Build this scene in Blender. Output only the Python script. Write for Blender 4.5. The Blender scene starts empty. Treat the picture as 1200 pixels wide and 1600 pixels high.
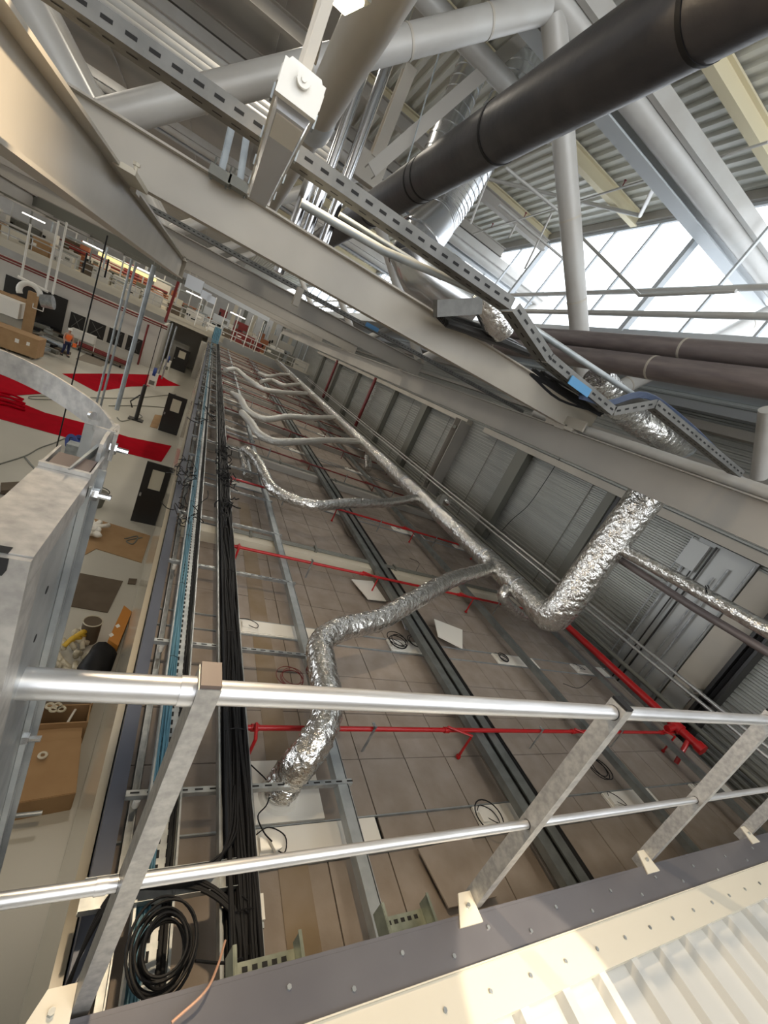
import bpy, bmesh, math, random
from mathutils import Vector, Matrix, noise
R = random.Random(7)
C = bpy.context.scene.collection
V = Vector
# ---------------------------------------------------------------- camera model (x right, y away down the hall, z up; eye at origin)
F = 644.7263
ROT = Matrix(((0.843, -0.259, -0.472), (-0.341, 0.422, -0.84), (0.417, 0.869, 0.267)))
def _fix():
    V1 = V((338-600, -(476-800), -F)); V3 = V((1750-600, -(1153-800), -F))
    y = V1.normalized(); x = (V3-V3.dot(y)*y).normalized(); z = x.cross(y)
    return Matrix((x, y, z))
ROT = _fix()
def P(px, py, x=None, y=None, z=None):
    """world point seen at a photo pixel, lying on the plane x=, y= or z="""
    d = ROT @ V((px-600, -(py-800), -F))
    if x is not None: return d*(x/d.x)
    if y is not None: return d*(y/d.y)
    return d*(z/d.z)
# ---------------------------------------------------------------- materials
def mat(name, col, rough=.5, metal=0., bump=None, mott=None, spec=None, emit=None, alpha=None, coat=0.):
    m = bpy.data.materials.new(name); m.use_nodes = True
    nt = m.node_tree; b = nt.nodes['Principled BSDF']; L = nt.links
    b.inputs['Base Color'].default_value = (*col, 1); b.inputs['Roughness'].default_value = rough
    b.inputs['Metallic'].default_value = metal; b.inputs['Coat Weight'].default_value = coat
    if spec is not None: b.inputs['Specular IOR Level'].default_value = spec
    tc = nt.nodes.new('ShaderNodeTexCoord')
    if mott:                                   # (scale, second colour, detail, stretch)
        sc, c2, det, st = mott
        mp = nt.nodes.new('ShaderNodeMapping'); mp.inputs['Scale'].default_value = st
        n = nt.nodes.new('ShaderNodeTexNoise'); n.inputs['Scale'].default_value = sc; n.inputs['Detail'].default_value = det
        r = nt.nodes.new('ShaderNodeValToRGB'); r.color_ramp.elements[0].position = .35; r.color_ramp.elements[1].position = .65
        r.color_ramp.elements[0].color = (*col, 1); r.color_ramp.elements[1].color = (*c2, 1)
        L.new(tc.outputs['Object'], mp.inputs[0]); L.new(mp.outputs[0], n.inputs['Vector'])
        L.new(n.outputs['Fac'], r.inputs[0]); L.new(r.outputs[0], b.inputs['Base Color'])
    if bump:                                   # (scale, strength, distance)
        n = nt.nodes.new('ShaderNodeTexNoise'); n.inputs['Scale'].default_value = bump[0]; n.inputs['Detail'].default_value = 3
        u = nt.nodes.new('ShaderNodeBump'); u.inputs['Strength'].default_value = bump[1]; u.inputs['Distance'].default_value = bump[2]
        L.new(tc.outputs['Object'], n.inputs['Vector']); L.new(n.outputs['Fac'], u.inputs['Height']); L.new(u.outputs[0], b.inputs['Normal'])
    if emit: b.inputs['Emission Color'].default_value = (*emit[0], 1); b.inputs['Emission Strength'].default_value = emit[1]
    return m
ONE = (1, 1, 1)
M = dict(
 galv = mat('galvanised', (.30, .32, .33), .4, .75, (60, .05, .01), (9, (.48, .5, .5), 6, ONE)),
 galvd = mat('galvanised_dull', (.30, .33, .34), .5, .55, None, (5, (.42, .45, .46), 4, ONE)),
 hotdip = mat('hot_dip_zinc', (.33, .32, .305), .42, .55, (40, .06, .01), (44, (.47, .455, .425), 8, ONE)),
 alu = mat('aluminium', (.76, .76, .76), .36, .85, None, (4, (.60, .60, .60), 5, (1, 8, 8))),
 foil = mat('foil', (.66, .65, .62), .2, .93, (11, .75, .06), (14, (.84, .83, .80), 6, ONE)),
 sheet = mat('spiral_sheet', (.66, .68, .70), .24, .95, None, (2, (.68, .69, .70), 2, ONE)),
 chrome = mat('bright_steel', (.75, .76, .78), .16, 1.),
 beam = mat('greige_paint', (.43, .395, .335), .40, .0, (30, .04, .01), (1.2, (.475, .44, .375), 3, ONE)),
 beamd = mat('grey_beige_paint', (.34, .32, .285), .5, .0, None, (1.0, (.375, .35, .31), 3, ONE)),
 beamb = mat('blue_grey_paint', (.50, .53, .55), .42),
 tube = mat('tube_paint', (.45, .435, .405), .4, .1, None, (2, (.50, .495, .47), 3, ONE)),
 blackins = mat('black_insulation', (.028, .027, .032), .42, .0, (14, .25, .01), (4, (.045, .042, .045), 5, ONE)),
 brownpipe = mat('brown_grey_pipe', (.15, .125, .125), .42, .2, None, (3, (.20, .17, .165), 4, (6, 1, 6))),
 red = mat('red_pipe', (.42, .008, .010), .32, .0, None, None, None, None, None, .3),
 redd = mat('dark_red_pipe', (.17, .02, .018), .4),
 tile = mat('mineral_tile', (.255, .212, .175), .9, 0, (50, .15, .005), (3.5, (.31, .265, .228), 8, ONE)),
 white = mat('white_enamel', (.78, .76, .70), .45),
 coolwhite = mat('cool_white', (.70, .76, .84), .4),
 cream = mat('cream_paint', (.60, .55, .44), .45),
 creamwall = mat('cream_wall', (.52, .50, .45), .5, 0, None, (.6, (.56, .54, .49), 2, ONE)),
 panelglossy = mat('glossy_cream_panel', (.44, .39, .30), .16),
 floor = mat('epoxy_floor', (.47, .45, .385), .3, 0, None, (.35, (.52, .50, .435), 4, ONE)),
 card = mat('cardboard', (.33, .20, .095), .85, 0, None, (2, (.38, .24, .12), 3, ONE)),
 cardd = mat('dark_board', (.095, .07, .045), .8, 0, None, (2, (.12, .09, .06), 3, ONE)),
 carpet = mat('red_carpet', (.40, .0, .010), .98, 0, (160, .3, .01), (2, (.33, .0, .008), 4, ONE), 0.1),
 black = mat('black_rubber', (.009, .009, .010), .55, 0, None, None, .25),
 blackp = mat('black_paint', (.016, .015, .014), .35),
 blue = mat('blue_cable', (.05, .145, .205), .5, 0, None, (3, (.10, .235, .31), 3, (4, .4, 4))),
 bluep = mat('blue_plastic', (.01, .04, .22), .4),
 navy = mat('navy_edge', (.075, .085, .115), .4, .3),
 deck = mat('cream_roof_sheet', (.60, .59, .55), .28, .15, None, (1.5, (.64, .63, .59), 3, ONE)),
 flash = mat('grey_flashing', (.13, .125, .135), .3, .35, None, (2, (.16, .155, .165), 3, ONE)),
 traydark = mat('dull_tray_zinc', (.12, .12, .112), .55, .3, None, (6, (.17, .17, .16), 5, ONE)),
 galvgreen = mat('greenish_zinc', (.22, .24, .19), .35, .6, None, (12, (.34, .36, .29), 6, ONE)),
 galvdark = mat('dark_zinc', (.15, .16, .155), .45, .5, None, (5, (.22, .235, .23), 4, ONE)),  # darker zinc tone for the carrier channels
 paleduct = mat('pale_foil', (.66, .65, .61), .42, .45, (20, .6, .04)),
 flashc = mat('cream_flashing', (.66, .61, .50), .33, .15),
 roof = mat('roof_deck_paint', (.56, .555, .50), .5, .0),
 yellow = mat('yellowed_rafter', (.68, .61, .42), .6),
 clad = mat('wall_cladding', (.30, .305, .28), .38, .35, None, (1.2, (.35, .352, .325), 4, (1, .2, 4))),
 clad2 = mat('wall_flat_panel', (.37, .375, .36), .35, .3),
 girt = mat('dark_girt', (.17, .17, .145), .5, .2),
 brownplug = mat('brown_plug', (.12, .085, .07), .45),
 orange = mat('orange_vest', (.85, .16, .03), .7),
 skin = mat('skin', (.45, .26, .18), .6),
 trousers = mat('navy_trousers', (.012, .016, .06), .8),
 yellowp = mat('yellow_plastic', (.62, .40, .04), .4),
 rack = mat('orange_rack', (.30, .11, .05), .5),
 plastic = mat('clear_film', (.55, .50, .38), .2, 0, (12, .9, .05)),
 copper = mat('copper_wire', (.62, .36, .24), .4, .3),
 lamp = mat('lamp_glass', (1, .9, .75), .3, 0, emit=((1, .86, .66), 14)),
 tubeglow = mat('tube_light', (1, 1, 1), .3, 0, emit=((1, .95, .85), 2.2)),
 hole = mat('dark_opening', (.008, .008, .008), .8),
)
def glassmat(name, tint, a, rough=.05):
    m = bpy.data.materials.new(name); m.use_nodes = True; nt = m.node_tree; nt.nodes.clear()
    o = nt.nodes.new('ShaderNodeOutputMaterial'); t = nt.nodes.new('ShaderNodeBsdfTransparent'); g = nt.nodes.new('ShaderNodeBsdfGlossy')
    mx = nt.nodes.new('ShaderNodeMixShader'); t.inputs[0].default_value = (*tint, 1); g.inputs['Roughness'].default_value = rough
    mx.inputs[0].default_value = a; nt.links.new(t.outputs[0], mx.inputs[1]); nt.links.new(g.outputs[0], mx.inputs[2]); nt.links.new(mx.outputs[0], o.inputs[0]); return m
M['glass'] = glassmat('window_glass', (.96, .98, 1), .07)
def cover():
    m = mat('prismatic_cover', (.60, .62, .66), .25, 0, (300, .3, .002)); b = m.node_tree.nodes['Principled BSDF']
    b.inputs['Transmission Weight'].default_value = .12; return m
M['cover'] = cover()
def shade(*a): pass
# ---------------------------------------------------------------- mesh builder
class MB:
    def __init__(s): s.v = []; s.f = []
    def add(s, vs, fs):
        o = len(s.v); s.v += [V(p) for p in vs]; s.f += [tuple(i+o for i in f) for f in fs]; return s
    def hexa(s, c):                            # 8 corners: bottom loop 0-3, top loop 4-7
        return s.add(c, [(0, 3, 2, 1), (4, 5, 6, 7), (0, 1, 5, 4), (1, 2, 6, 5), (2, 3, 7, 6), (3, 0, 4, 7)])
    def box(s, a, b):
        x0, y0, z0 = (min(a[i], b[i]) for i in range(3)); x1, y1, z1 = (max(a[i], b[i]) for i in range(3))
        return s.hexa([(x0, y0, z0), (x1, y0, z0), (x1, y1, z0), (x0, y1, z0), (x0, y0, z1), (x1, y0, z1), (x1, y1, z1), (x0, y1, z1)])
    def cbox(s, c, d, rz=0, rx=0):
        m = Matrix.Rotation(rz, 3, 'Z') @ Matrix.Rotation(rx, 3, 'X'); c = V(c)
        return s.hexa([c + m @ V((i*d[0]/2, j*d[1]/2, k*d[2]/2)) for k in (-1, 1) for i, j in ((-1, -1), (1, -1), (1, 1), (-1, 1))])
    def prof(s, pts, a, b, up=(0, 0, 1), closed=True):   # extrude a 2-D profile (side, up) from a to b
        a, b, up = V(a), V(b), V(up); d = (b-a).normalized(); sd = d.cross(up).normalized(); u = sd.cross(d)
        n = len(pts); vs = [q + sd*p[0] + u*p[1] for q in (a, b) for p in pts]
        fs = [(i, (i+1) % n, n+(i+1) % n, n+i) for i in range(n if closed else n-1)]
        if closed: fs += [tuple(range(n-1, -1, -1)), tuple(range(n, 2*n))]
        return s.add(vs, fs)
    def bar(s, a, b, w, h, up=(0, 0, 1)):
        return s.prof([(-w/2, -h/2), (w/2, -h/2), (w/2, h/2), (-w/2, h/2)], a, b, up)
    def ibeam(s, a, b, w, h, t=.02, up=(0, 0, 1)):
        for z in (-h/2+t/2, h/2-t/2): s.prof([(-w/2, z-t/2), (w/2, z-t/2), (w/2, z+t/2), (-w/2, z+t/2)], a, b, up)
        return s.prof([(-t/3, -h/2+t), (t/3, -h/2+t), (t/3, h/2-t), (-t/3, h/2-t)], a, b, up)
    def chan(s, a, b, w, h, t=.004, up=(0, 0, 1), lip=0):      # U channel, open towards +up
        pts = [(-w/2, h/2), (-w/2, -h/2), (w/2, -h/2), (w/2, h/2), (w/2-t, h/2), (w/2-t, -h/2+t), (-w/2+t, -h/2+t), (-w/2+t, h/2)]
        s.prof(pts, a, b, up)
        if lip:
            for sg in (-1, 1): s.prof([(sg*w/2, h/2-t), (sg*(w/2-lip), h/2-t), (sg*(w/2-lip), h/2), (sg*w/2, h/2)], a, b, up)
        return s
    def tube(s, pts, r, n=10, caps=True, rough=0, sc=9.):
        pts = [V(p) for p in pts]; k = len(pts); rs = r if isinstance(r, (list, tuple)) else [r]*k
        vs = []; up = None
        for i, p in enumerate(pts):
            d = (pts[min(i+1, k-1)] - pts[max(i-1, 0)]).normalized()
            if up is None: up = V((0, 0, 1)) if abs(d.z) < .9 else V((1, 0, 0))
            sd = d.cross(up).normalized(); up = sd.cross(d).normalized()
            for j in range(n):
                a = 2*math.pi*j/n; o = sd*math.cos(a) + up*math.sin(a); rr = rs[i]
                if rough: rr *= 1 + rough*noise.noise((p+o*rs[i])*sc) + rough*.6*noise.noise((p+o*rs[i])*sc*3.1)
                vs.append(p + o*rr)
        fs = [(i*n+j, i*n+(j+1) % n, (i+1)*n+(j+1) % n, (i+1)*n+j) for i in range(k-1) for j in range(n)]
        if caps: fs += [tuple(range(n-1, -1, -1)), tuple(range((k-1)*n, k*n))]
        return s.add(vs, fs)
    def torus(s, c, rad, r, ax='Z', turns=1., n=40, m=6, jit=0, lift=0):
        pts = []
        for i in range(int(n*turns)+1):
            a = 2*math.pi*i/n; q = rad*(1 + jit*math.sin(a*.37+i*.05) * .5)
            o = V((math.cos(a)*q, math.sin(a)*q, lift*i/n)) if ax == 'Z' else (V((math.cos(a)*q, 0, math.sin(a)*q)) if ax == 'Y' else V((0, math.cos(a)*q, math.sin(a)*q)))
            pts.append(V(c)+o)
        return s.tube(pts, r, m)
    def disc(s, c, r, h, n=20, r2=None, ax=(0, 0, 1)):
        c = V(c); return s.tube([c, c+V(ax)*h], [r, r if r2 is None else r2], n)
    def build(s, name, m, parent=None, origin=None, smooth=False):
        o0 = V(origin) if origin is not None else (parent_loc(parent) if parent else V((0, 0, 0)))
        if origin is None and not parent and s.v:
            xs = [p.x for p in s.v]; ys = [p.y for p in s.v]; zs = [p.z for p in s.v]
            o0 = V(((min(xs)+max(xs))/2, (min(ys)+max(ys))/2, min(zs)))
        me = bpy.data.meshes.new(name); me.from_pydata([p-o0 for p in s.v], [], s.f); me.update()
        ob = bpy.data.objects.new(name, me); C.objects.link(ob); me.materials.append(M[m] if isinstance(m, str) else m)
        if smooth:
            for p in me.polygons: p.use_smooth = True
            if smooth == 'auto':
                me.update(); 
                bm = bmesh.new(); bm.from_mesh(me)
                for e in bm.edges:
                    if len(e.link_faces) == 2 and e.calc_face_angle(0) > .9: e.smooth = False
                bm.to_mesh(me); bm.free()
        if parent: ob.parent = parent; ob.location = o0 - parent_loc(parent)
        else: ob.location = o0
        return ob
def parent_loc(o):
    l = V((0, 0, 0))
    while o: l = l + o.location; o = o.parent
    return l
def tag(o, label=None, cat=None, group=None, kind=None):
    if label: o['label'] = label
    if cat: o['category'] = cat
    if group: o['group'] = group
    if kind: o['kind'] = kind
    return o
def thing(name, label, cat, loc=(0, 0, 0), group=None, kind=None):
    o = bpy.data.objects.new(name, None); C.objects.link(o); o.location = loc; o.empty_display_size = .1
    return tag(o, label, cat, group, kind)
def S(o): o['kind'] = 'structure'; return o
def kids(o): return [c for c in bpy.data.objects if c.parent == o]
def dup(root, loc, label, group=None, rz=None):
    r = root.copy(); C.objects.link(r); r.location = loc; r['label'] = label
    if group: r['group'] = group
    if rz is not None: r.rotation_euler = (0, 0, rz)
    for ch in kids(root):
        c = ch.copy(); C.objects.link(c); c.parent = r
        for g in kids(ch):
            d = g.copy(); C.objects.link(d); d.parent = c
    return r
def smoothpath(pts, k=6):                       # Catmull-Rom
    pts = [V(p) for p in pts]; q = [pts[0]*2-pts[1]] + pts + [pts[-1]*2-pts[-2]]; out = []
    for i in range(1, len(q)-2):
        for j in range(k):
            t = j/k; a, b, c, d = q[i-1], q[i], q[i+1], q[i+2]
            out.append(.5*((2*b)+(c-a)*t+(2*a-5*b+4*c-d)*t*t+(-a+3*b-3*c+d)*t*t*t))
    return out+[pts[-1]]
NTH = ['nearest', 'second', 'third', 'fourth', 'fifth', 'sixth', 'seventh', 'eighth', 'ninth', 'tenth', 'eleventh', 'twelfth', 'thirteenth', 'fourteenth']
def nth(i): return NTH[i] if i < len(NTH) else 'a far'
ZF, ZT = -7.3, -3.64        # hall floor, tile field
# ================================================================ SETTING
S(MB().box((-45, -4, ZF-.2), (12, 80, ZF)).build('floor', 'floor'))
# right wall: horizontally ribbed cladding
def wall_right():
    m = MB(); X = 10.6; z = ZF; pts = []
    while z < 2.95:
        for dz, dx in ((0, 0), (.045, 0), (.06, .03), (.105, .03), (.12, 0)): pts.append((dx, z+dz))
        z += .12
    vs = []; fs = []
    for y in (-4, 78):
        for dx, z in pts: vs.append((X+dx, y, z))
    n = len(pts)
    for i in range(n-1): fs.append((i, n+i, n+i+1, i+1))
    m.add(vs, fs); m.box((X+.04, -4, ZF), (X+.2, 78, 3.09))
    return m.build('wall_right', 'clad')
S(wall_right())
S(MB().box((-45, 78, ZF), (12, 78.2, 7)).build('wall_back', 'beamd'))
S(MB().box((-45, -4.2, ZF), (12, -4, 1.2)).box((-45, -4.2, 1.2), (-4, -4, 6.3)).build('wall_rear', 'creamwall'))  # unseen wall, left open above the right part to let daylight in
S(MB().box((.3, -3.9, ZF), (10.5, -3.7, -1.95)).box((.3, .36, ZF), (10.5, .46, -1.95)).build('wall_platform', 'creamwall'))
S(MB().box((-45.2, -4, 2.), (-45, 78, 6.3)).build('wall_left', 'beamd'))
# roof deck: ribs run along the hall, from the left to the window strip
def roofdeck():
    m = MB(); x = 1.95; ribs = []
    while x < 8.28:
        for dx, z in ((0, 6.3), (.09, 6.3), (.12, 6.24), (.21, 6.24), (.24, 6.3)): ribs.append((x+dx, z))
        x += .24
    n = len(ribs); vs = [(a, y, b) for y in (-3., 60.) for a, b in ribs]
    m.add(vs, [(i, i+1, n+i+1, n+i) for i in range(n-1)])
    m.box((1.95, -4, 6.32), (8.3, 78, 6.42)); return m.build('ceiling', 'roof')
S(roofdeck())
m = MB().box((-45, -4, 6.25), (1.95, 78, 6.42))
for k in range(18): m.box((-43+k*2.5, -4, 6.2), (-42.9+k*2.5, 78, 6.249))
S(m.build('ceiling', 'beamd'))
S(MB().box((7.42, -3, 2.75), (7.55, 60, 3.12)).box((7.56, -3, 3.0), (10.55, 60, 3.1)).build('trim_1', 'beamb'))   # sill and gutter under the glazing
S(MB().box((8.15, -3, 6.04), (8.4, 60, 6.23)).build('trim_2', 'beamd'))
# glazing strip, leaning in
xt, zt, xb, zb = 8.27, 6.05, 7.52, 3.1
bays = []; y = -3.0; n = 0
while y < 58:
    n += 1; fr = MB()
    def gp(t, yy): return V((xb+(xt-xb)*t, yy, zb+(zt-zb)*t))
    y1 = y+5.2
    for k in range(5):
        yy = y+k*1.3; fr.bar(gp(0, yy), gp(1, yy), .14 if k == 0 else .05, .12 if k == 0 else .05, (0, 1, 0))
    for t in (.02, .36, .98): fr.bar(gp(t, y), gp(t, y1), .06, .07)
    w = fr.build('window_%d' % n, 'beamb'); S(w)
    g = MB().add([gp(0, y), gp(0, y1), gp(1, y1), gp(1, y)], [(0, 1, 2, 3)]).build('pane', 'glass', w)
    y = y1
# pale rails running along the glazing on the room side
for i, (t, r) in enumerate(((.30, .05), (.12, .06))):
    m = MB(); a = gp(t, -3)-V((.25, 0, 0)); b = gp(t, 58)-V((.25, 0, 0)); m.tube([a, b], r, 10)
    tag(m.build('window_rail', 'tube', smooth='auto'), ['slim grey rail crossing the skylight glazing, upper one', 'slim grey rail crossing the skylight glazing, lower one above the sill'][i], 'rail', 'rails across the skylight')
# rafters (yellowed timber colour) and braces
for i, yy in enumerate((2.85, 6.1, 9.35, 12.6, 15.9, 19.2, 22.4, 25.7, 29., 32.3)):
    m = MB().ibeam((1.2, yy, 6.06), (8.12, yy, 6.06), .17, .30, .03)
    tag(m.build('roof_rafter', 'yellow'), 'yellowish cream rafter under the ribbed roof, %s one from the camera' % nth(i), 'rafter', 'rafters under the roof deck')
for i, (a, b) in enumerate(((P(765, 280, z=5.9), P(1000, 337, z=5.85)), (P(1000, 337, z=5.85), P(1028, 280, z=5.2)))):
    tag(MB().tube([a, b], .045, 8).build('roof_brace', 'tube', smooth='auto'), ['thin grey brace tube slanting under the ribbed roof to the skylight corner', 'short steep brace tube at the top edge of the skylight'][i], 'brace')
for i, (a, b) in enumerate(((P(740, 365, z=5.6), P(1200, 222, z=5.6)),)):
    m = MB().tube([a, b], .022, 6)
    pr = m.build('sprinkler_line', 'tube', smooth='auto'); tag(pr, 'thin pale sprinkler pipe crossing under the ribbed roof', 'pipe')
    for k in range(5):
        q = a.lerp(b, .12+.19*k); MB().tube([q, q+V((0, 0, .12))], .012, 6).disc(q+V((0, 0, .12)), .03, .02, 8).build('sprinkler_head', 'redd', pr)
# hanging light ladder frame left of the skylight
fr = MB(); A = [P(790, 262, y=8.2), P(900, 352, y=8.2)]; B = [P(765, 300, y=8.2), P(930, 440, y=8.2)]
fr.tube(A, .03, 8); fr.tube([P(780, 320, y=8.2), P(905, 425, y=8.2)], .025, 8)
for px, py, qx, qy in ((862, 333, 820, 420), (806, 350, 795, 372), (760, 285, 735, 350)): fr.tube([P(px, py, y=8.2), P(qx, qy, y=8.2)], .02, 6)
tag(fr.build('roof_ladder_frame', 'tube', smooth='auto'), 'pale thin tubular ladder frame hanging below the ribbed roof', 'frame')
fr = MB(); fr.tube([P(910, 372, x=7.2), P(1000, 462, x=7.2), P(1150, 455, x=7.2)], .035, 8)
tag(fr.build('glazing_pipe', 'tube', smooth='auto'), 'bent thin grey pipe running down across the skylight panes', 'pipe')
# ================================================================ ROOF TRUSSES
def truss(y, i):
    w = ['front', 'second', 'third', 'fourth'][i]
    t = thing('roof_truss', '%s tubular steel roof truss with zigzag diagonals above the %s' % (w, ['nearest cross beam', 'second cross beam', 'third cross beam', 'fourth cross beam'][i]), 'truss', (2.7, y, 1.2), 'tubular trusses')
    nodes = [(-5.9, 5.2), (-1.65, 1.15), (2.7, 5.25), (6.9, 1.35), (10.5, 5.1)]
    for a, b in zip(nodes, nodes[1:]):
        A, B_ = V((a[0], y, a[1])), V((b[0], y, b[1])); d = (B_-A).normalized()
        g = MB().tube([A+d*.1, B_-d*.1], .165, 20).build('diagonal', 'tube', t, smooth='auto')
        if i == 0:
            L = (B_-A).length
            for k in (.2, .42, .64, .83): MB().tube([A+d*L*k, A+d*(L*k+.03)], .171, 20).build('weld_collar', 'beam', g, smooth='auto')
    MB().ibeam((-13, y+.32, 5.36), (10.5, y+.32, 5.36), .3, .56, .03).build('top_chord', 'beamb', t)
    MB().tube([(-13, y-.03, 5.3), (10.5, y-.03, 5.3)], .19, 20).build('top_tube', 'tube', t, smooth='auto')
    MB().box((-13, y-.34, 5.3), (10.5, y-.24, 5.55)).build('chord_plate', 'tube', t)
    return t
for i, y in enumerate((6.6, 14.8, 23., 31.2)): truss(y, i)
tag(MB().tube([(1.3, 8, 5.15), (4.3, 8, 5.15)], .15, 18).build('bracing_tube', 'tube', smooth='auto'), 'short thick grey tube crossing behind the black pipe near spiral ducts', 'tube')
m = MB().chan(P(578, 268, y=8.1), P(842, 37, y=8.1), .2, .2, .02, (0, 1, 0))
tag(m.build('bracing_channel', 'beamd'), 'grey diagonal steel channel crossing in front of the spiral ducts', 'channel')
m = MB().ibeam(P(585, 250, y=9.2), P(640, 108, y=9.2), .2, .26, .02, (0, 1, 0)).box((P(575, 262, y=9.2)-V((.3, .1, .25))), (P(575, 262, y=9.2)+V((.3, .1, .2))))
tag(m.build('bracing_post', 'beam'), 'pale steel post on a gusset left of the spiral ducts', 'post')
m = MB().tube([P(690, 70, y=7.9), P(633, 265, y=7.9)], .012, 6)
tag(m.build('suspension_wire', 'galvd'), 'thin threaded hanger rod dropping to the black insulated pipe', 'rod')
# second upper left purlins
for i, (px, py) in enumerate(((300, 20), (420, 20))):
    q = P(px, py, z=5.7); m = MB().ibeam((-13, q.y, 5.75), (8, q.y, 5.75), .2, .3, .02)
    tag(m.build('purlin', 'beamd'), ['grey purlin crossing the dark roof at the upper left', 'grey purlin crossing the roof above the fluorescent fixture'][i], 'purlin')
# ---------------------------------------------------------------- longitudinal pipe above the camera (seen left of the black pipe)
t = thing('main_air_pipe', 'thick beige steel pipe overhead behind the fluorescent fixture', 'pipe', (.47, 2, 2.5))
MB().tube([(.44, 1.2, 2.5), (.45, 6.4, 2.5)], .2, 28).build('pipe_body', 'beam', t, smooth='auto')
MB().tube([(.45, 6.3, 2.5), (.45, 6.55, 2.5), (.46, 6.8, 2.5), (.46, 6.9, 2.5)], [.2, .225, .225, .17], 28).build('pipe_socket', 'beamb', t, smooth='auto')
MB().tube([(.46, 6.85, 2.5), (.47, 14, 2.5)], .165, 24).build('pipe_tail', 'beam', t, smooth='auto')
m = MB().bar(P(545, 0, z=1.9)-V((.2, .6, 0)), P(487, 90, z=1.9), .09, .05)
tag(m.build('support_strap', 'beam'), 'flat beige strap beside the thick pipe above the fixture', 'strap')
# ---------------------------------------------------------------- black insulated pipe
bx, bz = 1.72, 2.37
t = thing('insulated_pipe', 'large black insulated pipe crossing the upper right of the hall', 'pipe', (bx, 1, bz))
MB().tube([(bx, .6+i*.3, bz) for i in range(45)], .232, 32, rough=.012, sc=2).build('insulation', 'blackins', t, smooth='auto')
for y in (2.25, 4.1, 5.6, 5.8, 7.6): MB().tube([(bx, y, bz), (bx, y+.03, bz)], .2375, 32).build('joint_band', 'black', t, smooth='auto')
# ---------------------------------------------------------------- brown pipe pair
for i, (dx, dz, r) in enumerate(((0, 0, .135), (-.08, -.3, .15))):
    x, z = 5.1+dx, 1.96+dz
    t = thing('process_pipe', ['upper brown grey pipe of the pair below the skylight', 'lower brown grey pipe of the pair below the skylight'][i], 'pipe', (x, 2, z), 'brown pipe pair')
    MB().tube([(x, 1.2, z), (x, 12, z)], r, 24).build('pipe_body', 'brownpipe', t, smooth='auto')
    for y in (3.9+.2*i, 7.6): MB().tube([(x, y, z), (x, y+.03, z)], r+.004, 24).build('pipe_band', 'beam', t, smooth='auto')
# chrome vertical pipes
for i, (x, z0) in enumerate(((1.06, 1.3), (1.38, 1.3), (.82, 1.0))):
    z1 = 5.9 if i < 2 else 2.8
    tag(MB().tube([(x, 9, z0), (x, 9, z1)], .1, 20).build('bright_pipe', 'chrome', smooth='auto'), ['left of the two bright metal pipes rising behind the fixture', 'right of the two bright metal pipes rising behind the fixture', 'short bright metal pipe below the slotted tray, left of black pipe'][i], 'pipe', 'bright upright pipes')
# spiral ducts
def spiral(pts, r, name, label, y):
    t = thing(name, label, 'duct', pts[0])
    path = smoothpath(pts, 14); MB().tube(path, r, 32).build('duct_body', 'sheet', t, smooth='auto')
    c = MB()
    for i in range(2, len(path)-2, 2): c.tube([path[i], path[i]+(path[i+1]-path[i]).normalized()*.03], r+.014, 28)
    c.build('spiral_seam', 'sheet', t, smooth='auto')
    return t
spiral([P(855, 36, y=8.8), P(800, 150, y=8.8), P(738, 262, y=8.8), P(700, 322, y=8.8), P(682, 345, y=8.75)], .37, 'spiral_duct', 'wide shiny spiral duct descending from the roof at the skylight side', 8.8)
spiral([P(748, 84, y=9.6), P(700, 200, y=9.6), P(655, 330, y=9.6)], .30, 'spiral_duct', 'darker spiral duct behind, left of the wide shiny one', 9.6)
t = thing('duct_elbow', 'segmented shiny duct elbow just above the nearest cross beam', 'duct', P(690, 350, y=8.8))
el = [P(684, 343, y=8.75), P(656, 372, y=8.7), P(645, 400, y=8.6), P(658, 428, y=8.5), P(692, 452, y=8.4), P(740, 482, y=8.3)]
MB().tube(el, [.40, .45, .47, .46, .42, .36], 30).build('elbow_body', 'sheet', t, smooth='auto')
c = MB()
for i in (1, 2, 3, 4): d = (el[i+1]-el[i-1]).normalized(); c.tube([el[i], el[i]+d*.03], [.475, .475, .455, .415][i-1], 30)
c.build('elbow_seam', 'chrome', t, smooth='auto')
# ================================================================ CROSS BEAMS, GIRDERS
for i, y in enumerate((6.2, 14.4, 22.6, 30.8, 39.)):
    x0 = -1.75 if i == 0 else -14
    t = thing('cross_beam', 'greige steel I-beam crossing the hall, %s of the row from the camera' % nth(i), 'beam', (2, y, .77), 'cross beams')
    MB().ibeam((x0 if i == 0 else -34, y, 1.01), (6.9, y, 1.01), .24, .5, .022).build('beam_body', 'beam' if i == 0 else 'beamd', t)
    c = MB()
    for x in (-1.2, 6.3):
        for s in (-1, 1): c.box((x+s*.13-.03, y-.12, .68), (x+s*.13+.03, y+.12, .79))
    c.build('beam_clamp', 'beam', t)
t = thing('runway_girder', 'large pale girder overhead at the upper left corner', 'girder', (-1.2, 5, .27))
MB().ibeam((-1.2, -.6, .5), (-1.2, 15.6, .5), .26, .52, .026).build('girder_body', 'beam', t)
MB().box((-1.32, 15.6, .25), (-1.08, 15.63, .76)).build('end_plate', 'beam', t)
MB().box((-1.12, 5.3, .72), (-.94, 6.1, .765)).box((-1.1, 5.5, .765), (-1.0, 5.9, .80)).tube([(-1.02, 5.7, .8), (-1.02, 5.7, .88)], .018, 8).disc((-1.02, 5.7, .86), .035, .03, 6).build('clamp_plate', 'cream', t)
for i, x in enumerate((-5.6, -9.5, -14.)):
    tag(MB().ibeam((x, -1, .42), (x, 40, .42), .2, .36, .02).build('runway_beam', 'beamd'), 'grey runway beam left of the large girder, %s from it' % ('nearest', 'second', 'third')[i], 'beam', 'runway beams on the left')
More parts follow.
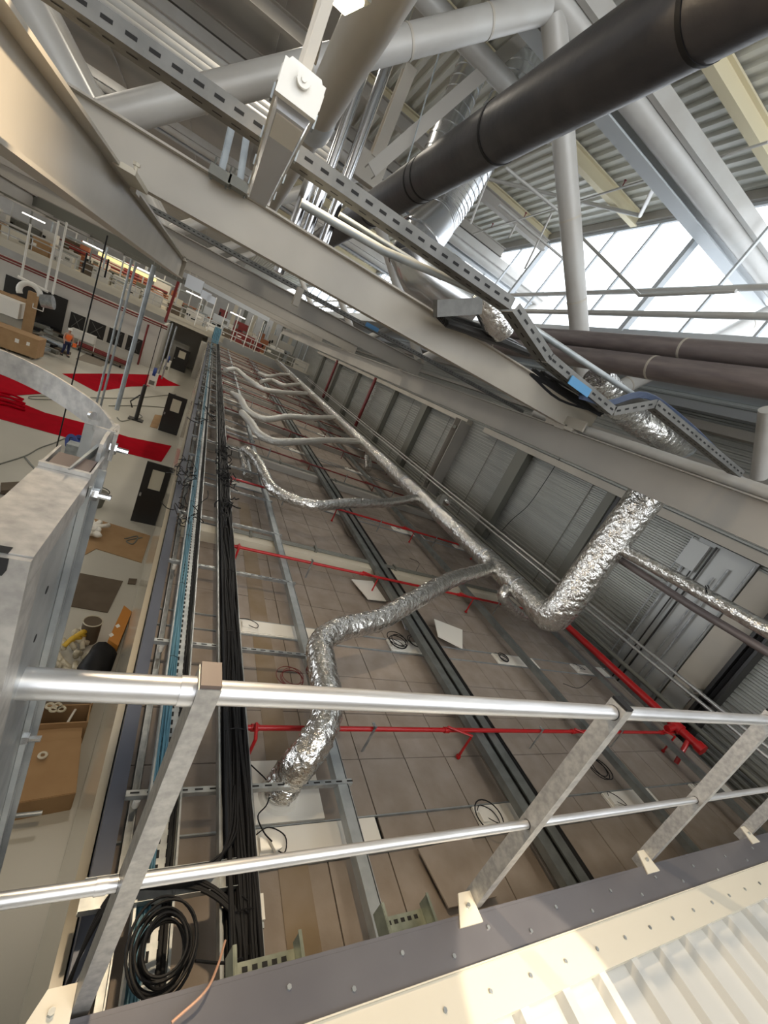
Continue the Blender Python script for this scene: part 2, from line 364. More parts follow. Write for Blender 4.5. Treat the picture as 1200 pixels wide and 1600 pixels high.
t = thing('side_girder', 'long greige girder running beside the corrugated wall', 'girder', (6.3, 5, .2))
MB().ibeam((6.3, 1., .46), (6.3, 46, .46), .2, .52, .022).build('girder_body', 'beamd', t)
MB().tube([(6.35, 1., .82), (6.35, 7.2, .82)], .085, 14).build('top_rail_tube', 'tube', t, smooth='auto')
c = MB(); c.box((6.15, 5.9, .70), (6.55, 6.6, .76)).box((6.2, 5.7, .76), (6.24, 6.7, .95)); c.build('joint_plate', 'beam', t)
t = thing('wall_rail', 'pale channel along the top of the corrugated wall', 'rail', (10.35, 5, .05))
MB().box((10.3, 1, .02), (10.6, 13.9, .22)).box((10.3, 15.2, .02), (10.6, 46, .22)).build('rail_body', 'beam', t)
# hall columns & posts on the right wall
def ycol(px, py): return P(px, py, x=10.45).y
big = P(722, 668, x=10.4).y
t = thing('wall_column', 'wide grey H-shaped column on the corrugated wall', 'column', (10.4, big, ZF))
MB().ibeam((10.35, big, ZF), (10.35, big, .1), .62, .5, .04, (0, 1, 0)).build('column_body', 'beamd', t)
c = MB()
for z in (-.35, -3.0): c.box((10.0, big-.15, z), (10.1, big+.1, z+.12))
c.build('column_bracket', 'girt', t)
for i, (px, py) in enumerate(((825, 700), (667, 634), (619, 612), (560, 585), (530, 572), (505, 562))):
    y = ycol(px, py); w = [.28, .3, .12, .3, .3, .3][i]
    tag(MB().box((10.32, y-w, ZF), (10.6, y+w, .03)).build('wall_post', 'girt'), 'dark olive vertical post on the corrugated wall, %s from the camera' % ('nearest', 'second', 'third', 'fourth', 'fifth', 'sixth')[i], 'post', 'posts on the corrugated wall')
y = ycol(965, 780)
t = thing('sliding_door_track', 'dark upright door track with pale edge beside the foil riser', 'track', (10.4, y, ZF))
MB().box((10.38, y-.10, ZF), (10.6, y+.02, .02)).build('track_body', 'blackp', t); MB().box((10.34, y+.03, ZF), (10.6, y+.3, .02)).build('track_cover', 'girt', t)
for i, (px, py) in enumerate(((586, 597), (527, 567))):
    y = P(px, py, x=10.3).y; tag(MB().tube([(10.25, y, ZF), (10.25, y, .2)], .11, 12).build('riser_pipe', 'redd', smooth='auto'), ['dark red riser pipe on the corrugated wall, nearer one', 'dark red riser pipe on the corrugated wall, farther one'][i], 'pipe')
# seam lines / drooping cable on wall
for i, (a, b, c_) in enumerate((((875, 716), (845, 770), (782, 830)),)):
    pts = smoothpath([P(875, 716, x=10.55), P(850, 755, x=10.5), P(825, 790, x=10.5), P(800, 812, x=10.5), P(782, 832, x=10.5)], 5)
    tag(MB().tube(pts, .012, 5).build('wall_cable', 'black'), 'thin dark cable drooping down the corrugated wall', 'cable')
for i, (px, py) in enumerate(((775, 690), (925, 760), (640, 640), (700, 660))):
    y = P(px, py, x=10.58).y; tag(MB().box((10.585, y-.012, ZF), (10.602, y+.012, .02)).build('cladding_joint', 'girt'), 'thin upright joint line in the corrugated cladding, at %s' % ('the middle bay', 'the bay left of the foil riser', 'a far bay', 'the bay before the wide column')[i], 'joint')
# flat panels, conduits and black cable duct near the right end
t = thing('wall_panel', 'smooth grey panels on the wall behind the foil pipe', 'panel', (10.5, 3.4, ZF))
MB().box((10.5, 3.33, ZF), (10.59, 3.88, -.1)).build('panel_flat', 'beam', t)
MB().box((10.52, 3.92, ZF), (10.59, 5.12, .0)).build('panel_sheet', 'clad2', t)
MB().box((10.46, 3.4, -3.6), (10.495, 3.85, -2.9)).build('panel_cover', 'clad2', t)
t = thing('cable_riser', 'black upright cable duct on the wall right of the grey panels', 'cable duct', (10.4, 3.1, ZF))
MB().box((10.25, 3.0, ZF), (10.6, 3.05, .1)).build('duct_side', 'blackp', t); MB().box((10.25, 3.19, ZF), (10.6, 3.25, .1)).build('duct_side', 'blackp', t)
MB().box((10.5, 3.051, ZF), (10.6, 3.189, .1)).build('duct_back', 'girt', t)
m = MB()
for k in range(6): m.tube([(10.32+.01*k, 3.07+.018*k, ZF), (10.33, 3.07+.018*k, .1)], .012, 5)
m.build('riser_cables', 'black', t)
for i, y in enumerate((3.95, 4.28, 4.42, 4.7, 4.85, 5.05, 5.22, 3.3)):
    tag(MB().tube([(10.46, y, ZF), (10.46, y, -.05 - .3*(i % 3))], .016 + .006*(i % 2), 8).build('conduit', ['galv', 'galv', 'galv', 'blackp', 'blackp', 'galv', 'galv', 'blackp'][i], smooth='auto'), 'thin upright conduit on the panelled wall near the right edge', 'conduit', 'conduits on the panelled wall')
m = MB().box((10.42, 4.8, -.75), (10.5, 5.2, -.1)); tag(m.build('wall_box', 'clad2'), 'small grey electrical box high on the wall right of the riser', 'box')
# upper wall girts (above side girder, right edge)
for i, z in enumerate((2.6, 2.2, 1.45)):
    tag(MB().box((10.35, -1, z), (10.6, 40, z+(.2 if i < 2 else .1))).build('wall_girt', 'beamb' if i < 1 else 'beamd'), ['pale horizontal girt on the upper wall under the brown pipes', 'second horizontal girt on the upper wall under the brown pipes', 'narrow horizontal girt low on the upper wall'][i], 'girt')
tag(MB().tube([P(1200, 640, y=3.3), P(1186, 745, y=3.3)], .1, 16).build('upright_tube', 'tube', smooth='auto'), 'grey upright tube cut off by the right frame edge', 'tube')
# two shiny conduits along the wall
for i, z in enumerate((-2.66, -2.80)):
    t = thing('handling_rail', ['upper of the two shiny pipes running along the corrugated wall', 'lower of the two shiny pipes running along the corrugated wall'][i], 'pipe', (9.95, 5, z))
    MB().tube([(9.95, 1.5, z), (9.95, 46, z)], .035, 10).build('pipe_body', 'alu', t, smooth='auto')
    c = MB()
    for y in (3.3, 6.9, 10.4, 13.9, 18, 24): c.box((9.9, y-.04, z-.07), (10.6, y+.04, z-.03))
    c.build('wall_bracket', 'girt', t)
tag(MB().tube([(10.1, .5, -3.3), (10.1, 45.9, -3.3)], .05, 10).build('wall_pipe', 'girt', smooth='auto'), 'dull dark pipe low along the corrugated wall', 'pipe')
# ================================================================ OVERHEAD TRAYS, SMALL PIPE, LIGHT FIXTURE
def slotrail(m, sl, a, b, w, h, step=.1, up=(0, 0, 1), slot=(.05, .018), side=1, t=.003):
    a, b = V(a), V(b); m.chan(a, b, w, h, t, up); d = (b-a).normalized(); sd = d.cross(V(up)).normalized(); u = sd.cross(d); L = (b-a).length; k = 0
    while (k+.5)*step < L:
        c = a + d*((k+.5)*step) + (sd*(side*(w/2+.0015)) if side else u*(-h/2-.0015))
        uu = u if side else sd
        ct = []
        for s1, s2 in ((-1, -1), (1, -1), (1, 1), (-1, 1)): ct.append(c + d*(s1*slot[0]/2) + uu*(s2*slot[1]/2))
        sl.add(ct, [(0, 1, 2, 3)]); k += 1
    return m
ty = 3.05
def trayseg(name, label, pts, w=.16, h=.085):
    t = thing(name, label, 'cable tray', pts[0]); m = MB(); sl = MB()
    for a, b in zip(pts, pts[1:]): slotrail(m, sl, a, b, w, h, .1, side=1); 
    sl2 = MB()
    for a, b in zip(pts, pts[1:]): slotrail(MB(), sl2, a, b, w, h, .1, side=0)
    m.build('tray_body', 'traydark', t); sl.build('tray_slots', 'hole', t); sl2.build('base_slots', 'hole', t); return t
trayseg('cable_tray', 'slotted metal cable tray slanting overhead across the fixture and black pipe', [P(-70, -120, y=ty)-V((.6, 0, 0)), P(440, 230, y=ty), P(792, 475, y=ty)])
trayseg('cable_tray', 'stepped slotted tray dropping beside the foil bend under the skylight', [P(797, 480, y=ty), P(850, 558, y=ty), P(950, 640, y=ty), P(1015, 628, y=ty), P(1150, 738, y=ty)])
m = MB().bar(P(878, 590, y=ty+.0)+V((0, -.1, 0)), P(908, 612, y=ty)+V((0, -.1, 0)), .01, .075)
tag(m.build('tray_cover', mat('sky_blue_plate', (.05, .20, .38), .4)), 'small bright blue plate on the stepped tray', 'plate')
pts = [P(470, 317, y=3.2), P(600, 392, y=3.2), P(745, 455, y=3.2), P(1010, 630, y=3.2), P(1165, 752, y=3.2)]
tag(MB().tube(pts, .028, 12).build('small_pipe', 'galvd', smooth='auto'), 'slim grey pipe running below the slotted overhead tray', 'pipe')
tag(MB().tube([P(530, 335, y=3.4), P(690, 435, y=3.4)], .018, 10).build('small_pipe', 'galvd', smooth='auto'), 'short slim conduit in front of the duct elbow', 'conduit')
# black sleeve + bracket cluster
t = thing('cable_sleeve', 'dark cable sleeve bundle strapped on top of the nearest cross beam', 'cable bundle', P(740, 500, y=6.0))
m = MB()
for k in range(10): a = P(680+k*2, 488+k*2, y=5.9-.02*k); b = P(800+k*3, 535+k*2, y=5.9-.02*k); m.tube(smoothpath([a, a.lerp(b, .5)+V((0, 0, .04*math.sin(k))), b], 4), .05, 8)
m.build('sleeve_cables', 'blackp', t)
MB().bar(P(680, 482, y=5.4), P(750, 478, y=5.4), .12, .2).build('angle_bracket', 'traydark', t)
tag(MB().tube([P(748, 462, y=5.6), P(775, 500, y=5.6), P(790, 520, y=5.6)], [.15, .2, .17], 20, rough=.1).build('foil_bend', 'foil', smooth='auto'), 'bright crumpled foil pipe end between tray and sleeve', 'duct')
m = MB()
for k in range(14):
    a = P(840+R.uniform(-12, 12), 580+R.uniform(-5, 15), y=3.15); b = P(940+R.uniform(-6, 6), 650+R.uniform(-12, 2), y=3.15)
    m.tube(smoothpath([a, a.lerp(b, .5)+V((R.uniform(-.05, .05), 0, R.uniform(-.08, .03))), b], 4), .012, 6)
tag(m.build('cable_bundle', 'black'), 'tangle of black cables hanging under the stepped tray', 'cable bundle')
m = MB()
for k in range(8):
    m.tube(smoothpath([P(905, 622-k, y=3.0), P(950, 633-k, y=3.0), P(1010, 622-k*1.2, y=3.0), P(1075, 665-k, y=3.0), P(1140, 728-k, y=3.0)], 5), .008, 5)
tag(m.build('cable_bundle', mat('grey_blue_cable', (.05, .07, .12), .5)), 'grey blue cables lying in the stepped tray above the foil duct', 'cable bundle')
# foil duct piece below the tray at right
path = smoothpath([P(930, 590, y=5.2), P(985, 650, y=5.2), P(1030, 678, y=5.0), P(1062, 700, y=5.0)], 8)
t = thing('foil_duct', 'foil wrapped duct above the side girder under the stepped tray', 'duct', path[0])
MB().tube(path, .24, 24, rough=.06).build('duct_skin', 'foil', t, smooth='auto'); MB().disc(path[-1], .25, .08, 24, ax=(.5, 0, -.3)).build('end_collar', 'galv', t)
# threaded clamps left of the fixture
for i, (px, py, qx, qy) in enumerate(((363, 195, 345, 272), (386, 208, 374, 288))):
    t = thing('beam_clamp_hanger', ['left slotted hanger strut clamped to the nearest cross beam', 'right slotted hanger strut clamped to the nearest cross beam'][i], 'hanger', P(qx, qy, y=6.0))
    m = MB(); sl = MB(); slotrail(m, sl, P(qx, qy, y=6.0), P(px, py, y=6.0), .07, .07, .12, (0, -1, 0), (.05, .02), 0)
    m.build('strut', 'galvd', t); sl.build('strut_slots', 'hole', t); q = P(qx, qy, y=6.0)
    MB().cbox(q+V((0, -.02, -.02)), (.22, .2, .1)).tube([q+V((-.08, 0, -.1)), q+V((-.08, 0, .12))], .012, 6).tube([q+V((.08, 0, -.1)), q+V((.08, 0, .12))], .012, 6).build('clamp', 'girt', t)
for i, y in enumerate((18.5, 20.5, 25.5, 28, 33.5, 36.5)):
    tag(MB().bar((-34, y, .45), (-2.2, y, .45), .18, .3).build('low_purlin', 'girt'), 'dark purlin crossing under the hall roof left of the big girder, %s' % nth(i), 'purlin', 'dark purlins left of the girder')
# horizontal pipe bundle behind fixture (dark grey stripes)
for i in range(3):
    q = P(640+0*i, 300+i*16, y=11.5)
    tag(MB().tube([(-8, 10.5+i*.4, 3.4+.25*i), (1.2, 10.5+i*.4, 3.4+.25*i)], .09, 12).build('roof_pipe', 'tube', smooth='auto'), 'grey pipe crossing the roof space left of the fixture, %s' % ('lowest', 'middle', 'highest')[i], 'pipe', 'roof pipes left of the fixture')
# fluorescent fixture
def fixture(label, group=None):
    t = thing('linear_light', label, 'light fixture', (0, 0, 0), group); L = 1.28
    m = MB(); pts = [(-.065, 0), (.065, 0), (.065, .04), (.045, .07), (-.045, .07), (-.065, .04)]
    m.prof(pts, (0, -L/2, 0), (0, L/2, 0)).build('housing', 'white', t)
    MB().prof([(-.058, 0), (-.045, -.05), (.045, -.05), (.058, 0)], (0, -L/2+.03, 0), (0, L/2-.03, 0)).build('diffuser', 'cover', t)
    for s in (-1, 1): MB().box((-.062, s*L/2-.014, -.03), (.062, s*L/2+.014, .055)).build('end_cap', 'white', t)
    MB().tube([(0, -L/2-.02, .03), (0, -L/2-.03, .03)], .02, 16).tube([(0, -L/2-.02, .03), (0, -L/2-.034, .03)], .008, 8).build('cable_gland', 'white', t, smooth='auto')
    for s in (-1, 1):
        for y in (-.55, -.2, .15, .5): MB().box((s*.068-.003, y-.015, -.02), (s*.068+.003, y+.015, .02)).build('clip', 'galvd', t)
    MB().box((-.042, -L/2+.05, -.054), (.042, -L/2+.25, -.048)).build('reflector_grid', 'white', t); return t
fx = fixture('long dusty fluorescent fixture with ribbed cover hanging at the top')
fx.location = (.045, 2.25, .63)
for i, y in enumerate((1.68, 2.8)):
    tag(MB().bar((.045, y, .70), (.045, y, 2.28), .03, .004, (0, 1, 0)).build('fixture_strap', 'beam'), 'flat strap holding up the %s end of the long fluorescent fixture' % ('near', 'far')[i], 'strap')
# warm flood light
t = thing('flood_light', 'glaring warm flood lamp at the top frame edge', 'lamp', (.12, 3.1, 1.68))
dirn = V((-.02, -.55, -.83)).normalized()
q = P(531, -4, y=3.1); m = MB()
Mx = Matrix.Rotation(-.25, 3, 'Y') @ Matrix.Rotation(math.radians(25), 3, 'Z')
def lbox(c, d): return [c + Mx @ V((i*d[0]/2, j*d[1]/2, k*d[2]/2)) for k in (-1, 1) for i, j in ((-1, -1), (1, -1), (1, 1), (-1, 1))]
MB().hexa(lbox(q+V((0, 0, .05)), (.24, .2, .06))).build('lamp_housing', 'girt', t)
MB().hexa(lbox(q+V((0, 0, .01)), (.2, .16, .02))).build('lamp_glass', 'lamp', t)
# tray along X at y=12 seen between the cross beams
t = trayseg('cable_tray', 'slotted tray seen through the gap between first and second cross beams', [(-1.9, 12, 1.22), (4., 12, 1.22), (10, 12, 1.22)], .2, .1)
tag(MB().box((3.6, 11.86, 1.2), (4.0, 11.89, 1.31)).build('tray_label', mat('blue_tag', (.06, .2, .4), .5)), 'blue tag plate on the tray between the cross beams', 'plate')
tag(MB().box((1.55, 11.3, .78), (1.7, 11.5, 1.2)).build('hanger_post', 'beam'), 'short pale hanger block between the first two cross beams', 'hanger')
# ================================================================ PLATFORM AND RAILING
ZP = -1.8
t = thing('corrugated_platform', 'cream corrugated sheet roof in the foreground at the bottom', 'roof', (2, 0, ZP))
pts = []; x = -1.
while x < 7.5:
    for dx, z in ((0, 0), (.16, 0), (.18, .035), (.225, .035), (.245, 0)): pts.append((x+dx, ZP+z-.04))
    x += .245
n = len(pts); MB().add([(a, y, b) for y in (-1.5, .38) for a, b in pts], [(i, i+1, n+i+1, n+i) for i in range(n-1)]).build('roof_sheet', 'deck', t)
MB().box((-1, -1.5, ZP-.12), (7.5, .38, ZP-.06)).build('roof_substrate', 'flash', t)
MB().box((-1., .335, ZP-.03), (7.5, .475, ZP+.004)).box((-1, .4755, ZP-.02), (7.5, .4795, ZP+.012)).build('cream_flashing', 'flashc', t)
MB().box((-1., .48, ZP-.004), (7.5, .62, ZP)).box((-1, .6205, ZP-.35), (7.5, .632, ZP-.001)).build('edge_flashing', 'flash', t)
c = MB()
for k in range(34):
    x = .1+k*.22; c.disc((x, .52+.05*(k % 2), ZP), .008, .006, 6).disc((x+.1, .40, ZP+.004), .008, .006, 6)
c.build('screw', 'galv', t)
m = MB()
for k in range(9): a = k*.7; m.tube(smoothpath([V((.85, .385, ZP+.005))+V((.03*math.cos(a), .02*math.sin(a), .0)), V((.85, .385, ZP+.02))+V((.028*math.cos(a+2), .02*math.sin(a+2), .012)), V((.85, .385, ZP+.005))+V((.03*math.cos(a+4), .02*math.sin(a+4), 0))], 3), .003, 4)
tag(m.build('wire_scrap', 'plastic'), 'crumpled clear scrap lying on the cream flashing', 'scrap')
# railing
t = thing('guard_railing', 'aluminium guard railing along the edge of the corrugated platform', 'railing', (2, .68, ZP))
HR, MR, Y0 = -.7, -1.32, .68
MB().tube([(-.115, Y0, HR), (.16, Y0, HR)], .027, 28).build('handrail', 'alu', t, smooth='auto')
MB().tube([(.135, Y0, HR), (.165, Y0, HR)], .0295, 28).build('rail_sleeve', 'alu', t, smooth='auto')
MB().tube([(.17, Y0, HR), (6, Y0, HR)], .025, 28).build('handrail', 'alu', t, smooth='auto')
MB().tube([(-.6, Y0, MR), (6, Y0, MR)], .0165, 20).build('mid_rail', 'alu', t, smooth='auto')
MB().tube([(.115, Y0, MR), (.14, Y0, MR)], .0185, 20).build('rail_sleeve', 'alu', t, smooth='auto')
for i, x in enumerate((.185, 1.645, 3.06, 4.48)):
    p = MB().box((x-.022, Y0-.034, ZP-.1), (x+.022, Y0+.034, HR+.04)).build('post', 'hotdip', t)
    MB().box((x-.02, Y0-.032, HR+.041), (x+.02, Y0+.032, HR+.05)).build('post_cap', 'brownplug' if i == 0 else 'black', p)
    MB().add([(x-.15, .59, ZP+.001), (x-.023, .59, ZP+.001), (x-.023, .70, ZP+.001), (x-.09, .70, ZP+.001), (x-.15, .59, ZP+.008), (x-.023, .59, ZP+.008), (x-.023, .70, ZP+.008), (x-.09, .70, ZP+.008)], [(0, 3, 2, 1), (4, 5, 6, 7), (0, 1, 5, 4), (1, 2, 6, 5), (2, 3, 7, 6), (3, 0, 4, 7)]).build('foot_plate', 'flashc', p)
    MB().tube([(x-.07, .65, ZP+.008), (x-.07, .65, ZP+.02)], .009, 6).build('foot_bolt', 'galv', p)
    c = MB()
    for z, r in ((HR, .027), (MR, .0185)): c.tube([(x-.0235, Y0, z), (x-.0245, Y0, z)], r, 24)
    c.build('rail_hole', 'black', p, smooth='auto')
# ladder cage and gate posts at the left
t = thing('ladder_stile', 'galvanised ladder top channel with bent flat frame at left foreground', 'ladder', (-.14, .65, -.5))
xr, xl = -.105, -.178
MB().box((xl, .53, -.392), (xr, .79, -.35)).build('top_channel', 'hotdip', t)
MB().box((xl, .522, -2.6), (xr, .529, -.352)).box((xr-.006, .5295, -2.6), (xr, .585, -.3925)).build('near_channel', 'hotdip', t)
c = MB(); c.prof([(-.009, -.012), (.009, -.012), (.012, -.004), (.012, .012), (-.012, .012), (-.012, -.004)], (-.137, .5205, -.364), (-.137, .5215, -.364)).prof([(-.009, -.006), (.009, -.006), (.009, .008), (-.009, .008)], (-.137, .533, -.3495), (-.137, .533, -.349), (0, 1, 0)); c.build('slot_hole', 'hole', t)
m = MB(); m.box((xr-.012, .60, -2.6), (xr-.008, .86, -.393)); m.box((xr-.007, .80, -2.6), (xr+.004, .806, -.37)); m.box((xr-.007, .845, -2.6), (xr+.001, .849, -.37)); m.box((xr-.012, .861, -2.6), (xr+.012, .868, -.36)); m.box((xr-.01, .869, -2.6), (xr-.004, .92, -.33)); m.build('web_plate', 'galv', t)
m = MB(); m.box((xr-.03, .925, -2.6), (xr+.004, .932, -.30)); m.build('rear_stile', 'hotdip', t)
c = MB()
for y, z in ((.70, -.52), (.70, -.62)): c.tube([(xr-.0078, y, z), (xr-.0072, y, z)], .007, 14)
c.build('bolt_hole', 'hole', t)
MB().cbox((-.14, .835, -.352), (.058, .06, .012)).build('end_plug', 'brownplug', t)
MB().box((xl, .7995, -.39), (xl+.004, .90, -.346)).box((xr-.004, .80, -.39), (xr, .90, -.346)).box((xl, .7915, -.36), (xr, .799, -.342)).build('box_lip', 'hotdip', t)
for y, z in ((.84, -.40), (.93, -.335), (.76, -.93)):
    MB().tube([(xr, y, z), (xr+.012, y, z)], .012, 6).tube([(xr+.0121, y, z), (xr+.032, y, z)], .006, 8).build('bolt', 'chrome', t)
# hoop: flat bar ring
hz = -.33
ring = [P(-60, 548, z=hz), P(0, 565, z=hz), P(60, 592, z=hz), P(110, 622, z=hz), P(150, 652, z=hz), P(172, 682, z=hz), P(176, 700, z=hz)]
ring += [V((-.108, .99, hz)), V((-.112, .92, hz-.0)), V((-.112, .87, hz-.01))]
ring = smoothpath(ring, 6); m = MB()
up = V((0, 0, 1)); vs = []
for i, p in enumerate(ring):
    d = (ring[min(i+1, len(ring)-1)]-ring[max(i-1, 0)]).normalized(); sd = d.cross(up).normalized()*.003
    vs += [p-sd-up*.028, p+sd-up*.028, p+sd+up*.028, p-sd+up*.028]
k = len(ring); m.add(vs, [(4*i+j, 4*i+(j+1) % 4, 4*i+4+(j+1) % 4, 4*i+4+j) for i in range(k-1) for j in range(4)]+[(0, 1, 2, 3), (4*k-1, 4*k-2, 4*k-3, 4*k-4)])
m.build('safety_hoop', 'hotdip', t)
q = P(148, 652, z=hz); MB().bar(q+V((-.004, 0, -.02)), q+V((-.004, 0, -1.6)), .004, .022, (1, 0, 0)).build('cage_strap', 'galv', t)
MB().tube([q+V((-.006, -.006, .004)), q+V((-.0, -.012, .006))], .009, 10).build('rivet', 'chrome', t)
m = MB().hexa([P(108, 738, z=-.36), P(112, 738, z=-.36), P(166, 700, z=-.36), P(160, 697, z=-.36), P(106, 732, z=-.335), P(110, 732, z=-.335), P(164, 690, z=-.335), P(158, 688, z=-.335)]); m.build('gusset_plate', 'galv', t)
# tray offcuts poking out by the platform edge
for i, (la, lb) in enumerate((((585, 1438), (660, 1424)), ((352, 1510), (460, 1482)))):
    z = -2.05; x0 = P(*la, z=z).x; x1 = P(*lb, z=z).x; ye = P(*la, z=z).y
    t = thing('tray_end', ['galvanised tray end sticking out past the platform edge, right one', 'galvanised tray end with dark lining by the platform edge, left one'][i], 'tray', ((x0+x1)/2, .7, z))
    m = MB().box((x0+.0035, .47, z), (x1-.0035, ye, z+.003)).box((x0, .47, z), (x0+.003, ye+.02, z+.085)).box((x1-.003, .47, z), (x1, ye+.02, z+.085)).box((x0+.0035, .47, z+.083), (x0+.014, ye+.02, z+.0865)).box((x1-.014, .47, z+.083), (x1-.0035, ye+.02, z+.0865))
    m.build('tray_body', 'galvgreen', t); c = MB()
    for k in range(6): u = x0+.02+k*(x1-x0-.04)/6; c.box((u, ye-.03, z+.0035), (u+.02, ye-.015, z+.0045)).box((u, ye-.08, z+.0035), (u+.02, ye-.065, z+.0045))
    c.build('tray_slots', 'hole', t)
pts = smoothpath([P(268, 1598, z=-1.78), P(320, 1550, z=-1.78), P(340, 1510, z=-1.85), P(352, 1470, z=-2.0)], 6)
tag(MB().tube(pts, .004, 6).build('earth_wire', 'copper'), 'thin copper coloured wire curling over the platform edge', 'wire')
# ================================================================ ENCLOSURE: tile field, edge, wall
XL, XR, YE = .38, 9.9, 46.
S(MB().box((.19, .3, ZF), (.25, YE, -3.55)).box((.19, YE, ZF), (9.9, YE+.1, -3.3)).build('wall_enclosure', 'panelglossy'))
t = thing('tile_ceiling', 'brown tiled suspended ceiling of the long enclosure, seen from above', 'suspended ceiling', (5, 20, ZT))
m = MB(); y = -.88; lightrows = []
rows = []; yy = 1.82-2.7
while yy < YE:
    rows.append((yy, .3, True)); lightrows.append(yy)
    for k in range(4): rows.append((yy+.3+.6*k, .6, False))
    yy += 2.7
lights = [1.37+2.4*k for k in range(4)]
for y0, h, L in rows:
    if y0 > YE: continue
    x = 1.38-1.2
    while x < XR:
        x0 = max(x, XL-.1)
        if not (L and any(lx-.05 < x+.3 < lx+1.2 for lx in lights)) and not (abs(y0-(1.82+.3)) < .01 and 1.3 < x+.3 < 2.0):
            dz = R.uniform(-.003, .003); m.box((x0+.006, y0+.006, ZT-.02), (min(x+.594, XR), y0+h-.006, ZT+dz))
        x += .6
m.build('tile_field', 'tile', t)
MB().box((XL-.1, .47, ZT-.06), (XR, YE, ZT-.03)).build('tile_backing', 'hole', t)
m = MB()
for yl in lightrows:
    for d in (0, .3): m.box((XL, yl+d-.006, ZT), (XR, yl+d+.006, ZT+.025))
m.build('cross_tee', 'galvd', t)
# recessed lights
def rlight(label):
    r = thing('recessed_light', label, 'ceiling light', (0, 0, 0), 'recessed lights in the tiled ceiling')
    MB().box((.01, .015, -.0), (1.16, .285, .03)).box((.03, .03, .03), (1.14, .27, .04)).build('housing', 'white', r)
    MB().box((.03, .1, .04), (.12, .2, .07)).build('driver_box', 'white', r)
    MB().tube(smoothpath([(.1, .15, .06), (.2, .05, .1), (.25, .2, .05), (.12, .28, .05), (-.02, .2, .1)], 5), .005, 5).build('flex_cable', 'black', r); return r
base = None
for j, yl in enumerate(lightrows):
    if yl < 0: continue
    for i, lx in enumerate(lights):
        lab = 'white recessed light housing in the tiled ceiling, %s row, %s from the cable trays' % (nth(j-1), ('first', 'second', 'third', 'fourth')[i])
        if base is None: base = rlight(lab); base.location = (lx, yl, ZT)
        else: dup(base, (lx, yl, ZT), lab, 'recessed lights in the tiled ceiling')
# diffuser with collar
t = thing('air_diffuser', 'white square air diffuser box under the nearest foil duct', 'diffuser', (1.71, 2.42, ZT))
MB().box((1.39, 2.14, ZT-.02), (2.02, 2.71, ZT+.03)).build('plenum', 'white', t)
MB().tube([(1.62, 2.38, ZT+.03), (1.62, 2.38, ZT+.06)], [.19, .17], 28).tube([(1.62, 2.38, ZT+.05), (1.62, 2.38, ZT+.12)], .13, 28).build('collar', 'white', t, smooth='auto')
# edge channel + L channel + ledge
tag(MB().box((.26, .3, -3.62), (.37, YE, -3.42)).build('roof_edge_channel', 'navy'), 'dark blue grey edge channel along the left rim of the enclosure', 'channel')
def longchan(x, z, w, h, label, mt='galv', up=(0, 0, 1), y0=.5, y1=YE): return tag(MB().chan((x, y0, z), (x, y1-.1, z), w, h, .004, up, .012).build('carrier_channel', mt), label, 'channel')
longchan(.44, -3.5, .06, .06, 'narrow galvanised channel along the enclosure edge left of the blue tray')
t = thing('carrier_channel', 'galvanised channel beside the black tray, under the diffuser duct', 'channel', (2.1, 5, -3.4))
MB().chan((2.1, .5, -3.36), (2.1, YE-.1, -3.36), .09, .10, .004, (1, 0, 0), .015).build('channel_body', 'galvd', t)
MB().box((2.152, .5, -3.318), (2.158, YE-.1, -3.31)).build('channel_lip', 'galv', t)
for i, (x, w) in enumerate(((4.22, .09), (4.42, .09))):
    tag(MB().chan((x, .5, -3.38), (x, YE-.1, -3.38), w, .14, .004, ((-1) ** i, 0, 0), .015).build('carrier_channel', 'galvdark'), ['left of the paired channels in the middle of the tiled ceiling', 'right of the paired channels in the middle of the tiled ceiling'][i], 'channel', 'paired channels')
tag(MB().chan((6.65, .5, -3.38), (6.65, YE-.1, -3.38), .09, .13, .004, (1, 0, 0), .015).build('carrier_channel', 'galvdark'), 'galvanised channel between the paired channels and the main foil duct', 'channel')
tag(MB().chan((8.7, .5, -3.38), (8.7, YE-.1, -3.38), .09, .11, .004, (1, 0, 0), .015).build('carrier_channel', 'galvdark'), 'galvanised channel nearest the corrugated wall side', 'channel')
m = MB()
for k in range(3): m.tube([(4.6+.03*k, .5, -3.42), (4.58+.03*k, YE-.1, -3.42)], .012, 6)
tag(m.build('conduit_run', 'black'), 'thin black conduits lying beside the paired channels', 'conduit')
# cream cross girders with conduit
gi = 0; y = 6.95
while y < YE:
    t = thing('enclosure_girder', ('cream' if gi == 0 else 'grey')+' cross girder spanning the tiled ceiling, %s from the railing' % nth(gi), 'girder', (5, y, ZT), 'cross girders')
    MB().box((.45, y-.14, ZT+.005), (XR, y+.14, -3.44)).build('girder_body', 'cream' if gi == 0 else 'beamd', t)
    c = MB()
    for k in range(3): c.tube([(1.2, y+.05+.05*k, -3.41), (9, y+.05+.05*k, -3.41)], .014, 6)
    for x in (1.6, 2.9, 4.8, 6.4): c.box((x, y+.02, -3.44), (x+.05, y+.2, -3.37))
    c.build('girder_conduits', 'girt', t); gi += 1; y += 5.4
